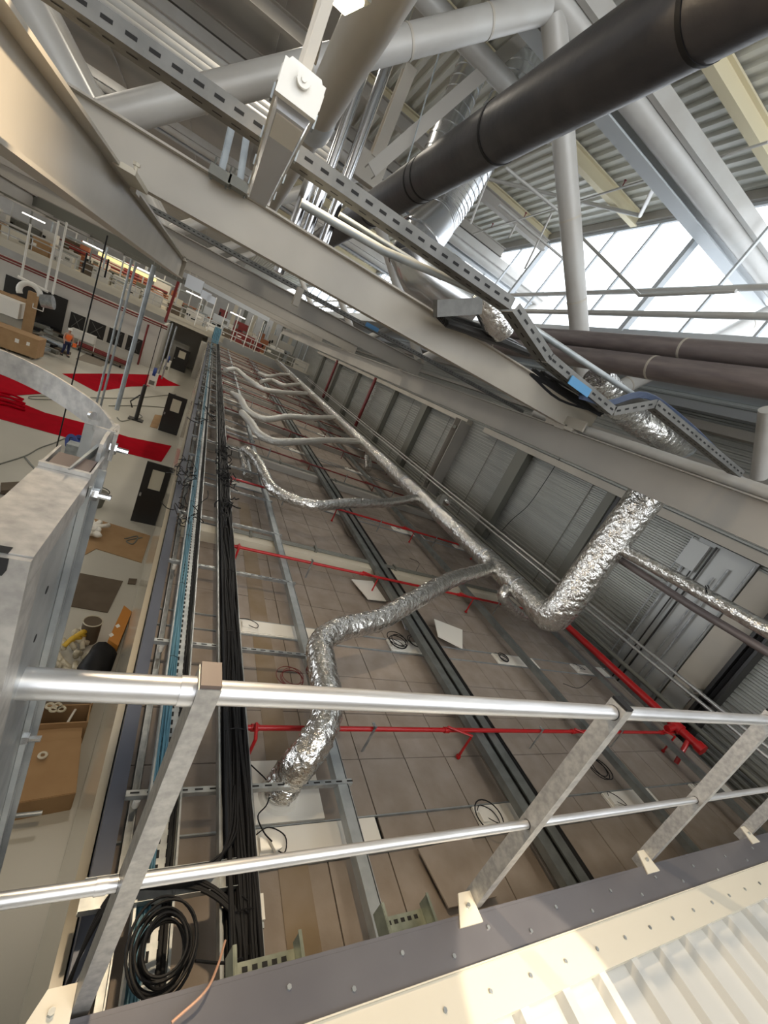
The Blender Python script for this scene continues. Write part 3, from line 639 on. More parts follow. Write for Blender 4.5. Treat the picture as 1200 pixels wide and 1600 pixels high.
# cross rails (slotted strut)
k = 0; y = 2.26
while y < 44:
    x0, x1 = (.36, 2.2)
    t = thing('strut_rail', 'slotted strut under the cable trays, %s' % (nth(k)+' from the railing' if k < 14 else 'among the far ones'), 'strut', (1.2, y, -3.35), 'slotted struts under the trays')
    m = MB(); sl = MB(); slotrail(m, sl, (x0, y, -3.33), (x1, y, -3.33), .045, .045, .11, (0, 0, -1), (.06, .014), 0)
    m.build('strut_body', 'galv', t)
    if k < 9: sl.build('strut_slots', 'hole', t)
    MB().tube([(.45, y, -3.45), (.45, y, -3.38)], .025, 8).build('strut_foot', 'white', t, smooth='auto'); k += 1; y += 1.62
# trays
def tray(x0, x1, label, y1):
    t = thing('cable_tray', label, 'cable tray', ((x0+x1)/2, 5, -3.3)); z = -3.3
    m = MB().box((x0, .35, z), (x1, y1, z+.003)).box((x0, .35, z), (x0+.003, y1, z+.07)).box((x1-.003, .35, z), (x1, y1, z+.07)).box((x1-.014, .35, z+.068), (x1, y1, z+.071)).box((x0, .35, z+.068), (x0+.014, y1, z+.071))
    m.build('tray_body', 'galv', t); c = MB(); y = .45
    while y < 16:
        for i in range(3):
            xx = x0+(x1-x0)*(.25+.25*i); c.add([(xx-.008, y, z+.0045), (xx+.008, y, z+.0045), (xx+.008, y+.05, z+.0045), (xx-.008, y+.05, z+.0045)], [(0, 1, 2, 3)])
        y += .085
    c.build('tray_slots', 'hole', t); return t
tray(.50, .72, 'galvanised perforated tray carrying the blue cables', 45.5)
tray(.98, 1.24, 'galvanised perforated tray carrying the thick black cables', 45.5)
def bundle(x0, x1, z, n, r, y0, y1, mt, label, spread=.012, step=.22, heap=2):
    m = MB()
    for k in range(n):
        bx_ = x0+(x1-x0)*((k*.618) % 1); ph = R.uniform(0, 9); pts = []; y = y0; zz = z+r+(k % heap)*r*1.7
        while y < y1:
            pts.append((min(max(bx_+spread*math.sin(y*1.3+ph)+spread*.9*math.sin(y*4.1+ph*2), x0+r), x1-r), y, zz+spread*.5*math.sin(y*2.2+ph))); y += step
        m.tube(pts, r, 6)
    return tag(m.build('cable_bundle', mt, smooth='auto'), label, 'cable bundle')
bundle(.505, .60, -3.295, 16, .007, .4, 45.4, 'blue', 'bundle of light blue data cables in the left tray', .01)
bundle(.66, .705, -3.295, 5, .008, .4, 45.4, 'black', 'few black cables beside the light blue ones', .004)
bundle(1.02, 1.225, -3.29, 46, .012, .4, 45.4, 'black', 'heavy heap of black cables filling the second tray', .014, .3, 5)
m = MB()
for k in range(46):
    a = V((R.uniform(1.0, 1.22), R.uniform(7.2, 11.5), R.uniform(-3.24, -3.1))); pts = [a]
    for j in range(4): pts.append(pts[-1]+V((R.uniform(-.09, .1), R.uniform(-.25, .3), R.uniform(-.05, .05))))
    m.tube(smoothpath(pts, 4), .012, 5)
tag(m.build('cable_bundle', 'black', smooth='auto'), 'knotted lump of black cables on the second tray at mid distance', 'cable bundle')
for q in range(3):
    m = MB()
    for k in range(30):
        a = V((R.uniform(.36, .98), R.uniform(13+q*10, 22+q*10), R.uniform(-3.4, -3.2))); pts = [a]
        for j in range(3): pts.append(pts[-1]+V((R.uniform(-.2, .2), R.uniform(-.4, .4), R.uniform(-.05, .08))))
        m.tube(smoothpath(pts, 3), .012, 5)
    tag(m.build('cable_bundle', ['black', 'girt', 'black'][q]), 'stray cable tangle between the trays, %s stretch' % ('nearer far', 'middle far', 'farthest')[q], 'cable bundle')
m = MB(); y = 1.
while y < 20: m.tube([(.51, y, -3.26), (.55, y, -3.245), (.6, y, -3.27)], .003, 4); m.tube([(1.02, y+.4, -3.2), (1.12, y+.4, -3.17), (1.22, y+.4, -3.2)], .004, 4); y += 1.3
tag(m.build('cable_tie', 'black'), 'black cable ties around the bundles in both trays', 'cable tie', None, 'stuff')
# branching cables near the railing
m = MB()
for k in range(16):
    o = R.uniform(-.03, .03); oz = .012*(k % 4)
    m.tube(smoothpath([(1.1+o*.5, 2.2, -3.24+oz), (1.06+o, 1.85, -3.22+oz), (.92, 1.66+o, -3.2+oz), (.7, 1.60+o, -3.19+oz), (.45, 1.62+o, -3.2+oz), (.32, 1.50+o, -3.25+oz), (.24+o*.3, 1.2, -3.45), (.22+o*.3, .9, -4.2)], 5), .009, 6)
for k in range(8):
    o = R.uniform(-.03, .03)
    m.tube(smoothpath([(1.12+o, 1.2, -3.22), (1.05, 1.42+o, -3.2), (.85, 1.58+o, -3.2), (.6, 1.62+o, -3.18)], 5), .009, 6)
tag(m.build('cable_bundle', 'black', smooth='auto'), 'black cables sweeping left out of the tray over the edge', 'cable bundle')
for i, (yy) in enumerate((1.60,)):
    t = thing('ladder_tray', 'short perforated cross tray under the sweeping black cables', 'cable tray', (.7, 1.6, -3.25)); m = MB(); sl = MB()
    slotrail(m, sl, (.22, 1.62, -3.22), (1.1, 1.62, -3.22), .16, .05, .09, (0, 0, 1), (.05, .02), 0); m.build('tray_body', 'galv', t); sl.build('tray_slots', 'hole', t)
# coil of cable
m = MB()
cc = P(250, 1490, z=-3.05)
for k in range(11):
    r0 = .16+R.uniform(-.055, .035); o = V((R.uniform(-.02, .02), R.uniform(-.02, .02), .012*k)); a0 = R.uniform(0, 6)
    m.tube([cc+o+V((r0*math.cos(a0+j*.2)*(.85+.03*(k%4)), r0*math.sin(a0+j*.2)*1.08, .015*math.sin(j*.2*2+k))) for j in range(33)], .0075, 6)
m.tube(smoothpath([cc+V((.15, -.1, .1)), cc+V((.3, -.12, .06)), cc+V((.42, -.1, 0))], 5), .0075, 6)
tag(m.build('cable_coil', 'black', smooth='auto'), 'big coil of black cable hanging at the bottom left', 'cable coil')
# ---------------------------------------------------------------- red sprinkler branches
py_rows = [P(391, 1137, z=-3.3).y, P(378, 856, z=-3.3).y, P(366, 748, z=-3.3).y, P(357, 682, z=-3.3).y, P(355, 638, z=-3.3).y, P(352, 613, z=-3.3).y]
while py_rows[-1] < 42: py_rows.append(py_rows[-1]+2.6)
for i, y in enumerate(py_rows):
    t = thing('sprinkler_branch', 'red sprinkler branch pipe across the tiled ceiling, %s from the railing' % nth(i), 'pipe', (5, y, -3.3), 'red sprinkler branches')
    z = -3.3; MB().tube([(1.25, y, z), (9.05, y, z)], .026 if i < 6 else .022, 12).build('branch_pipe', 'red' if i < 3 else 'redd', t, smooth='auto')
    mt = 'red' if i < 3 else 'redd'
    for x, dx, dy in ((1.33, -.02, -.16), (3.66, .3, -.12), (6.1, .32, -.12), (8.6, .2, -.12)):
        if x < 2 and i > 8: continue
        d = MB().tube([(x, y, z), (x, y, z+.05), (x+dx, y+dy, z+.05), (x+dx, y+dy, ZT+.03)], .017, 8).build('drop_pipe', mt, t, smooth='auto')
        MB().tube([(x-.035, y, z), (x+.035, y, z)], .036, 10).build('tee_fitting', mt, d, smooth='auto')
        MB().disc((x+dx, y+dy, ZT+.02), .03, .03, 10).build('sprinkler_socket', mt, d, smooth='auto')
    if i < 6:
        c = MB()
        for x in (2.62, 5.35, 7.3): c.box((x-.015, y-.035, z-.3), (x+.015, y-.028, z+.08)).box((x-.015, y-.035, z+.05), (x+.015, y+.035, z+.06))
        c.build('pipe_hanger', 'galv', t)
t = thing('sprinkler_main', 'thick bright red sprinkler main pipe running along the wall side', 'pipe', (9.05, 5, -3.2))
MB().tube([(9.05, 2.45, -3.18), (9.05, YE, -3.18)], .075, 18).build('main_pipe', 'red', t, smooth='auto')
MB().tube([(9.05, 2.35, -3.18), (9.05, 2.47, -3.18)], .1, 16).tube([(9.05, 2.75, -3.18), (9.05, 2.95, -3.18)], .1, 16).tube([(9.05, 2.85, -3.18), (8.8, 2.85, -3.25)], .06, 12).build('main_fitting', 'red', t, smooth='auto')
MB().tube([(9.05, 2.6, -3.2), (8.85, 2.5, -3.4), (8.8, 2.45, -3.6)], .04, 10).build('main_drop', 'red', t, smooth='auto')
# ---------------------------------------------------------------- foil ducts
mx, mz = 6.8, -2.5
t = thing('supply_duct', 'main foil wrapped air duct running the length of the enclosure', 'duct', (mx, 10, mz))
ring = [(mx, 5.05+i*.22, mz) for i in range(190)]
MB().tube(ring, .225, 24, rough=.035, sc=5).build('duct_skin', 'foil', t, smooth='auto')
pts = smoothpath([(mx, 5.1, mz), (mx, 4.85, mz-.02), (mx+.02, 4.62, mz+.05), (mx+.06, 4.55, mz+.35), (mx+.14, 4.57, mz+.9), (mx+.26, 4.6, mz+1.7), (mx+.40, 4.6, .35)], 10)
MB().tube(pts, [.24+.06*min(1, i/20) for i in range(len(pts))], 26, rough=.04, sc=5).build('riser_skin', 'foil', t, smooth='auto')
c = MB()
for i in range(8): c.tube([(mx, 5.6+i*1.2, mz), (mx, 5.65+i*1.2, mz)], .236, 24)
c.build('foil_tape', 'sheet', t, smooth='auto')
t = thing('branch_pipe', 'foil wrapped pipe leading right off the duct riser', 'duct', (7, 3, -.8))
path = [P(978, 862, x=7.12), P(1050, 900, x=7.12), P(1120, 940, x=7.12), P(1235, 1005, x=7.12)]
pp = []; 
for a, b in zip(path, path[1:]): pp += [a.lerp(b, k/8) for k in range(8)]
MB().tube(pp, .105, 18, rough=.05, sc=10).build('pipe_skin', 'foil', t, smooth='auto')
m = MB(); q = P(1105, 922, x=7.0)
for dy, dz in ((0, 0), (.02, .03), (-.02, -.02), (0, .05)): m.cbox(q+V((-.03, dy, dz)), (.01, .05, .012), 0, .6)
m.build('marker_scribble', 'black', t)
tag(MB().tube([P(965, 872, x=7.3), P(1085, 950, x=7.3), P(1235, 1040, x=7.3)], .06, 14).build('lower_pipe', 'brownpipe', smooth='auto'), 'brown pipe running just under the foil wrapped side pipe', 'pipe')
def flex(pts, r, label, group='flexible foil ducts', mt='foil'):
    path = smoothpath(pts, 12); t = thing('flexible_duct', label, 'duct', pts[0], group)
    vs = []; n = len(path)
    rs = [(r[0]+(r[1]-r[0])*i/n if isinstance(r, tuple) else r)*(1+.035*math.sin(i*2.2)) for i in range(n)]
    MB().tube(path, rs, 20, rough=.11, sc=16).build('duct_skin', mt, t, smooth='auto'); return t
flex([(1.62, 2.38, -3.56), (1.64, 2.40, -3.40), P(470, 1190, z=-3.18), P(497, 1150, z=-3.05), P(512, 1100, z=-2.97), P(503, 1040, z=-2.95), P(503, 1003, z=-2.93), P(535, 982, z=-2.9), P(592, 968, z=-2.85), P(650, 936, z=-2.75), P(705, 906, z=-2.65), P(760, 890, z=-2.55), (6.7, 6.45, -2.5)], (.155, .15), 'nearest flexible foil duct curving down to the white diffuser')
flex([P(388, 745, z=-3.5), P(380, 705, z=-3.2), P(398, 715, z=-3.0), P(413, 740, z=-3.0), P(425, 762, z=-3.0), P(455, 780, z=-3.0), P(495, 790, z=-2.95), P(545, 786, z=-2.85), P(600, 786, z=-2.75), P(640, 780, z=-2.6), P(662, 777, z=-2.5)], .125, 'second flexible foil duct from the railing, S-shaped')
flex([P(378, 645, z=-3.1), P(392, 660, z=-3.0), P(405, 678, z=-3.0), P(430, 690, z=-3.0), P(470, 690, z=-2.9), P(520, 688, z=-2.7), P(565, 690, z=-2.5)], .12, 'third flexible foil duct from the railing', mt='paleduct')
flex([P(362, 615, z=-3.3), P(375, 622, z=-3.0), P(388, 643, z=-3.0), P(415, 655, z=-2.95), P(450, 651, z=-2.8), P(490, 653, z=-2.6), P(520, 652, z=-2.5)], .12, 'fourth flexible foil duct from the railing', mt='paleduct')
flex([P(352, 578, z=-3.1), P(368, 577, z=-3.0), P(385, 590, z=-3.0), P(410, 607, z=-2.9), P(440, 613, z=-2.75), P(478, 615, z=-2.5)], .13, 'fifth flexible foil duct, pale, from the railing', mt='paleduct')
flex([P(408, 596, z=-3.0), P(425, 594, z=-2.9), P(445, 602, z=-2.7), P(468, 600, z=-2.5)], .12, 'sixth flexible foil duct, short and pale', mt='paleduct')
flex([P(405, 583, z=-3.1), P(420, 588, z=-2.9), P(440, 585, z=-2.7), P(455, 586, z=-2.5)], .12, 'farthest pale flexible foil duct', mt='paleduct')
flex([P(575, 733, z=-3.4), P(575, 712, z=-3.0), P(580, 705, z=-2.7)], .16, 'short foil stub hanging under the main duct')
flex([P(820, 965, z=-3.2), P(800, 950, z=-3.0), P(785, 930, z=-2.75), (6.75, 5.75, -2.6)], .11, 'drooping foil stub behind the duct bend')
flex([P(700, 785, z=-2.7), P(690, 778, z=-2.6), (6.85, 9.5, -2.5)], .13, 'crumpled foil stub on the wall side of the main duct')
# ---------------------------------------------------------------- loose panels and bits on the tiles
def quad_panel(pts, z, mt, label, name='loose_tile', th=.015, cat='panel'):
    q = [P(a, b, z=z) for a, b in pts]; u = V((0, 0, th)); return tag(MB().hexa([p for p in q]+[p+u for p in q]).build(name, mt), label, cat)
quad_panel([(549, 906), (575, 937), (603, 940), (582, 909)][::-1], ZT+.08, 'white', 'white loose ceiling panel beside the second red branch drop')
quad_panel([(678, 968), (684, 995), (722, 1014), (722, 985)], ZT+.16, 'white', 'bright cream loose panel right of the paired channels')
quad_panel([(625, 963), (633, 984), (651, 986), (640, 961)], ZT+.12, 'coolwhite', 'small white panel tinted by painted blue light under the nearest foil duct')  # blue light on a white tile is put into its colour
quad_panel([(476, 854), (510, 877), (534, 870), (500, 855)], ZT+.1, 'tile', 'tilted brown tile lifted out near the cream girder')
quad_panel([(536, 820), (545, 838), (566, 843), (560, 823)], ZT+.1, 'tile', 'brown tile lying loose beyond the cream girder')
quad_panel([(652, 1327), (700, 1420), (775, 1402), (735, 1310)], ZT+.06, 'tile', 'large loose brown tile stack near the platform edge')
t = thing('junction_box', 'white junction box beside the black tray near the platform', 'box', P(405, 1425, z=-3.3))
q = P(405, 1420, z=-3.3); MB().cbox(q, (.05, .14, .05)).build('box_body', 'white', t); MB().cbox(q+V((.0, -.09, -.01)), (.04, .03, .04)).build('box_gland', 'galvd', t)
m = MB().tube(smoothpath([P(378, 1400, z=-3.2), P(390, 1408, z=-3.2), P(405, 1405, z=-3.25)], 4), .006, 5).tube(smoothpath([P(378, 1418, z=-3.2), P(390, 1428, z=-3.2), P(404, 1430, z=-3.25)], 4), .006, 5); m.build('box_cable', 'black', t)
def coil(px, py, z, r, n, label, mt='black', w=.007, name='cable_coil', sq=1.):
    c0 = P(px, py, z=z); m = MB()
    for k in range(n):
        rr = r*R.uniform(.85, 1.1); o = V((R.uniform(-.2, .2)*r, R.uniform(-.2, .2)*r, .01*k))
        m.tube([c0+o+V((rr*math.cos(j*.3), sq*rr*math.sin(j*.3), 0)) for j in range(22)], w, 5)
    return tag(m.build(name, mt, smooth='auto'), label, 'cable coil')
coil(622, 1002, ZT+.1, .16, 4, 'coil of black cable on the white light beneath the foil duct')
coil(650, 1003, ZT+.1, .14, 2, 'loose loop of black cable next to the bluish panel')
coil(787, 1028, ZT+.1, .1, 3, 'small black cable loop on a light right of the cream panel')
coil(935, 1200, ZT+.1, .16, 3, 'black cable loop seen between the railing posts')
coil(765, 1278, ZT+.12, .17, 1, 'thin black cable loop on the white light by the big post')
coil(455, 1060, ZT+.25, .14, 4, 'loop of thin red wire beside the nearest foil duct', 'redd', .004, 'wire_coil')
coil(490, 1050, ZT+.3, .1, 3, 'second loop of thin red wire against the foil duct', 'redd', .004, 'wire_coil')
for i, pts in enumerate((((392, 1195), (420, 1225), (418, 1255), (403, 1275), (412, 1300), (425, 1315)), ((640, 872), (655, 880), (650, 895), (665, 905)), ((880, 1068), (905, 1075), (925, 1060)))):
    tag(MB().tube(smoothpath([P(a, b, z=ZT+.12) for a, b in pts], 5), .006, 5).build('loose_cable', 'black'), ['black cable dangling across the white diffuser box', 'short black cable end on the tiles beyond the second branch', 'short dark cable on the tiles by the wall'][i], 'cable')
q = P(430, 1318, z=ZT+.1); tag(MB().cbox(q, (.06, .11, .03), .4).build('cable_connector', 'white'), 'white connector lying at the end of the dangling cable', 'connector')
m = MB()
for k in range(26):
    a = P(R.uniform(270, 300), R.uniform(700, 830), z=-3.3); pts = [a]
    for j in range(4): pts.append(pts[-1]+V((R.uniform(-.12, .12), R.uniform(-.3, .3), R.uniform(-.06, .08))))
    m.tube(smoothpath(pts, 4), .008, 5)
tag(m.build('cable_bundle', 'black'), 'tangle of thin black cables left of the blue tray at mid distance', 'cable bundle')
# stains on tiles are in the material; long brown ochre strip
tag(MB().box((1.55, 1.0, ZT+.003), (1.8, 9, ZT+.006)).build('floor_stain_strip', mat('ochre_strip', (.20, .145, .085), .8, 0, None, (2, (.25, .2, .15), 4, ONE))), 'long ochre brown strip across the tiles beside the black tray', 'strip')
# hooped cable dropper at the far end
m = MB()
for k in range(5): m.tube(smoothpath([(.55+.12*k, 44.5, -3.2), (.55+.12*k, 45.2, -2.2), (.5+.12*k, 46.2, -1.9), (.5+.12*k, 46.4, -3.0)], 5), .05, 6)
tag(m.build('cable_gooseneck', 'blue', smooth='auto'), 'blue cables arching up at the far end of the tray', 'cable bundle')
# ================================================================ HALL FLOOR, LEFT
def flat(pts, z0, th, mt, name, label, cat): q = [P(a, b, z=ZF) for a, b in pts]; n = len(q); return tag(MB().add([p+V((0, 0, z0)) for p in q]+[p+V((0, 0, z0+th)) for p in q], [tuple(range(n-1, -1, -1)), tuple(range(n, 2*n))]+[(i, (i+1) % n, n+(i+1) % n, n+i) for i in range(n)]).build(name, mt), label, cat)
flat([(-80, 632), (0, 655), (130, 691), (200, 709), (252, 722), (268, 697), (200, 683), (135, 662), (70, 645), (28, 628), (-80, 600)], .004, .01, 'carpet', 'carpet_strip', 'red carpet strip crossing the cream floor towards the door', 'carpet')
flat([(150, 612), (205, 604), (282, 603), (262, 594), (250, 586), (175, 584), (97, 584)], .004, .01, 'carpet', 'carpet_strip', 'red carpet strip in front of the far grey door', 'carpet')
flat([(-80, 583), (0, 585), (38, 586), (100, 613), (60, 616), (0, 620), (-80, 622)], .016, .01, 'carpet', 'carpet_strip', 'red carpet piece at the left frame edge behind the hoop', 'carpet')
m = MB()
for k in range(7):
    a = P(-10+R.uniform(0, 10), 612+k*3, z=ZF+.04); m.tube(smoothpath([a, a+V((.4, .1*R.uniform(-1, 1), .05)), a+V((.9, .15*R.uniform(-1, 1), .02))], 4), .05, 6)
tag(m.build('carpet_folds', 'carpet'), 'crumpled folds of red carpet at the left frame edge', 'carpet')
flat([(0, 840), (58, 800), (150, 812), (235, 838), (221, 880), (150, 858), (130, 869), (60, 850), (0, 845)], .004, .02, 'card', 'cardboard_sheet', 'large flattened brown cardboard on the floor beside the enclosure', 'cardboard')
flat([(0, 795), (60, 790), (60, 812), (30, 830), (0, 835)], .03, .02, 'card', 'cardboard_sheet', 'brown cardboard sheet at the left edge under the ladder', 'cardboard')
flat([(117, 895), (192, 909), (168, 958), (104, 947)], .004, .02, 'cardd', 'floor_mat', 'dark brown board lying on the floor right of the ladder stile', 'board')
flat([(118, 561), (135, 552), (175, 567), (158, 573)], .004, .012, mat('worn_mat', (.22, .19, .15), .8), 'floor_mat', 'grey brown mat on the floor in front of the worker', 'mat')
flat([(242, 648), (254, 650), (246, 670), (234, 667)], .004, .02, 'card', 'cardboard_sheet', 'small brown cardboard square beside the middle dark door', 'cardboard')
flat([(201, 905), (214, 906), (211, 914), (199, 913)], .004, .03, 'cardd', 'floor_socket', 'small dark square plate on the floor near the wall', 'plate')
# cloth on cardboard
m = MB(); cq = P(145, 828, z=ZF+.1)
for k in range(12): a = cq+V((R.uniform(-.2, .2), R.uniform(-.3, .3), R.uniform(0, .1))); m.tube(smoothpath([a, a+V((R.uniform(-.2, .2), R.uniform(-.3, .3), .08)), a+V((R.uniform(-.2, .2), R.uniform(-.4, .4), 0))], 4), .07, 7, rough=.3)
tag(m.build('crumpled_cloth', 'white', smooth=True), 'crumpled white cloth on the flattened cardboard', 'cloth')
# doors
def door(i, px, py, w, h, label_x, ang=0):
    b = P(px, py, z=ZF); d = thing('door_%d' % i, None, None, b, None, 'structure')
    m = MB(); t_ = .05; c, s = math.cos(ang), math.sin(ang)
    def pt(u, z, o=0): return V((b.x-u*c-o*s, b.y-u*s+o*c, ZF+z))
    def slab(u0, u1, z0, z1, o0=0, o1=t_): m.hexa([pt(u0, z0, o0), pt(u1, z0, o0), pt(u1, z0, o1), pt(u0, z0, o1), pt(u0, z1, o0), pt(u1, z1, o0), pt(u1, z1, o1), pt(u0, z1, o1)])
    slab(0, w, 0, h*.58); slab(0, w*.25, h*.58, h*.9); slab(w*.72, w, h*.58, h*.9); slab(0, w, h*.9, h)
    m.build('door_leaf', 'blackp', d)
    m = MB(); slab(w*.25, w*.72, h*.58, h*.9, .02, .03); m.build('vision_panel', mat('panel_glass_%d' % i, (.62, .58, .46), .1), d)
    m = MB(); slab(w*.88, w*.95, h*.45, h*.5, -.06, 0); m.build('door_handle', 'galv', d)
door(1, 243, 822, .75, 2.15, '')
door(2, 276, 681, .95, 2.15, '')
door(3, 288, 583, 1.3, 2.15, '')
# reels, stands, bin
t = thing('cable_reel', 'blue cable reel on the floor behind the ladder hoop', 'reel', P(118, 702, z=ZF)); q = P(118, 694, z=ZF+.25)
MB().tube([q+V((-.12, -.08, 0)), q+V((-.1, -.06, 0))], .38, 20).tube([q+V((.1, .06, 0)), q+V((.12, .08, 0))], .38, 20).tube([q+V((-.1, -.06, 0)), q+V((.1, .06, 0))], .22, 16).build('reel_drum', 'bluep', t, smooth='auto')
MB().tube([q+V((-.2, -.1, -.3)), q+V((-.2, -.1, .25)), q+V((.2, .1, .25)), q+V((.2, .1, -.3))], .02, 8).build('reel_frame', 'blackp', t)
for i, (px, py, l) in enumerate(((226, 589, 'blue topped dispenser machine on the far red carpet'), (258, 571, 'small blue and white machine near the far door'))):
    b = P(px+10 if i == 0 else px, py+14 if i == 0 else py+8, z=ZF); t = thing('floor_machine', l, 'machine', b)
    MB().cbox(b+V((0, 0, .5)), (.55, .5, 1.)).build('machine_body', 'white', t); MB().tube([b+V((-.1, 0, 1.05)), b+V((.1, 0, 1.05))], .35, 14).build('machine_drum', 'bluep', t, smooth='auto'); MB().cbox(b+V((0, -.26, .3)), (.35, .04, .3)).build('machine_panel', 'girt', t)
b = P(212, 656, z=ZF); t = thing('hoist_stand', 'black upright stand holding a tool on the floor at mid hall', 'stand', b)
MB().tube([b, b+V((0, 0, 2.0))], .1, 10).build('stand_pole', 'blackp', t, smooth='auto'); MB().tube([b+V((0, 0, 2.)), b+V((0, 0, 5.2))], .02, 6).build('stand_rope', 'black', t)
MB().cbox(b+V((0, 0, .03)), (.7, .5, .06)).build('stand_base', 'blackp', t); MB().tube([b+V((-.1, 0, 1.4)), b+V((-.45, 0, .9)), b+V((-.3, 0, .6))], .04, 6).build('stand_grip', 'blackp', t)
b = P(148, 790, z=ZF); t = thing('waste_bin', 'dark grey bucket behind the ladder stile', 'bin', b)
MB().tube([b, b+V((0, 0, .5))], [.2, .28], 16).build('bin_body', 'girt', t, smooth='auto'); MB().torus(b+V((0, 0, .55)), .3, .015).build('bin_rim', 'black', t)
b = P(126, 722, z=ZF); t = thing('tool_trolley', 'small grey trolley with black post behind the hoop strap', 'trolley', b)
MB().cbox(b+V((-.2, 0, .35)), (.6, .5, .6)).build('trolley_body', 'galvd', t); MB().tube([b+V((.25, 0, 0)), b+V((.25, 0, 1.5))], .06, 8).build('trolley_post', 'blackp', t); MB().cbox(b+V((.25, 0, .03)), (.3, .3, .06)).build('trolley_foot', 'blackp', t)
# buckets, bags below the railing gap
b = P(137, 1000, z=ZF); t = thing('bucket', 'round transparent bucket on the floor left of the enclosure', 'bucket', b)
MB().tube([b, b+V((0, 0, .5))], .17, 24).build('bucket_body', 'cardd', t, smooth='auto'); MB().torus(b+V((0, 0, .5)), .17, .012).build('bucket_rim', 'plastic', t, smooth='auto'); MB().disc(b+V((0, 0, .45)), .15, .02, 20).build('bucket_content', 'plastic', t)
m = MB()
for k in range(12): a = P(R.uniform(95, 135), R.uniform(990, 1060), z=ZF+.15); m.tube(smoothpath([a, a+V((R.uniform(-.15, .15), R.uniform(-.2, .2), .15)), a+V((R.uniform(-.25, .25), R.uniform(-.3, .3), 0))], 4), .05, 7, rough=.3)
tag(m.build('plastic_bag', 'plastic', smooth=True), 'shiny crumpled plastic wrapping on the floor left of the wall', 'bag')
m = MB()
for k in range(5): a = P(100+8*k, 1010-5*k, z=ZF+.25); m.tube(smoothpath([a, a+V((.1, .15, .1)), a+V((.2, .25, 0))], 4), .05, 7, rough=.2)
tag(m.build('plastic_bag', 'yellowp', smooth=True), 'yellow plastic sheet among the shiny wrapping', 'bag')
m = MB().hexa([P(163, 1020, z=ZF+.1), P(178, 1030, z=ZF+.1), P(200, 975, z=ZF+.1), P(188, 965, z=ZF+.1)]+[p+V((0, 0, .35)) for p in (P(163, 1020, z=ZF+.1), P(178, 1030, z=ZF+.1), P(200, 975, z=ZF+.1), P(188, 965, z=ZF+.1))])
t = thing('warning_sign', 'orange brown board with two white squares leaning by the wall', 'sign', P(180, 1000, z=ZF)); m.build('sign_board', mat('amber_board', (.5, .2, .03), .4), t)
c = MB()
for px, py in ((184, 978), (174, 992)):
    q = P(px, py, z=ZF+.455); c.add([q+V((-.05, 0, 0)), q+V((0, -.07, 0)), q+V((.05, 0, 0)), q+V((0, .07, 0))], [(0, 1, 2, 3)])
c.build('sign_square', 'white', t)
m = MB(); q = P(152, 1035, z=ZF+.3)
m.tube([q+V((0, -.5, -.25)), q+V((0, -.2, 0)), q+V((.05, .15, .05)), q+V((.1, .4, -.2))], [.15, .27, .25, .1], 14, rough=.25, sc=4)
tag(m.build('rubbish_bag', 'black', smooth=True), 'shiny black rubbish bag at the foot of the wall', 'bag')
# open cardboard boxes under the railing
for i, (px, py, w, d_, h, rz) in enumerate(((92, 1150, .65, .35, .5, .1), (75, 1225, .62, .9, .35, .15), (115, 1110, .5, .4, .35, 0))):
    b = P(px, py, z=ZF); t = thing('open_carton', ['open brown carton with pale roll inside below the handrail', 'wide brown carton with closed flaps below the handrail', 'dark brown carton close to the enclosure wall'][i], 'box', b)
    m = MB(); mm = Matrix.Rotation(rz, 3, 'Z')
    for u, v, a, b_ in ((0, -d_/2, w, .02), (0, d_/2, w, .02), (-w/2, 0, .02, d_), (w/2, 0, .02, d_)): m.cbox(b+mm @ V((u, v, h/2)), (a, b_, h), rz)
    m.build('carton_walls', 'card', t); m = MB()
    if i == 1: m.cbox(b+V((0, 0, h)), (w, d_, .02), rz)
    else: m.cbox(b+V((0, 0, .1)), (w*.9, d_*.9, .02), rz)
    m.cbox(b+mm @ V((0, d_/2+.1, h)), (w, .2, .02), rz, .3); m.build('carton_flap', 'card' if i == 1 else 'cardd', t)
tag(MB().tube([P(12, 1276, z=ZF+.3), P(66, 1270, z=ZF+.3)], .03, 10).build('metal_rod', 'galv', smooth='auto'), 'short metal tube lying across by the ladder foot', 'rod')
tag(MB().torus(P(67, 1180, z=ZF+.45), .045, .02, n=20).build('tape_roll', 'cream', smooth=True), 'roll of pale tape in the open carton', 'tape roll')
tag(MB().tube([P(102, 1135, z=ZF+.4), P(124, 1098, z=ZF+.4)], .02, 8).build('light_tube', 'white', smooth='auto'), 'white tube standing among the cartons', 'tube')
m = MB()
for k in range(4): m.torus(P(78+6*k, 1103+5*(k % 2), z=ZF+.5), .05, .02, n=16)
tag(m.build('pipe_rings', 'plastic'), 'small pale green rings in the dark carton area', 'ring')
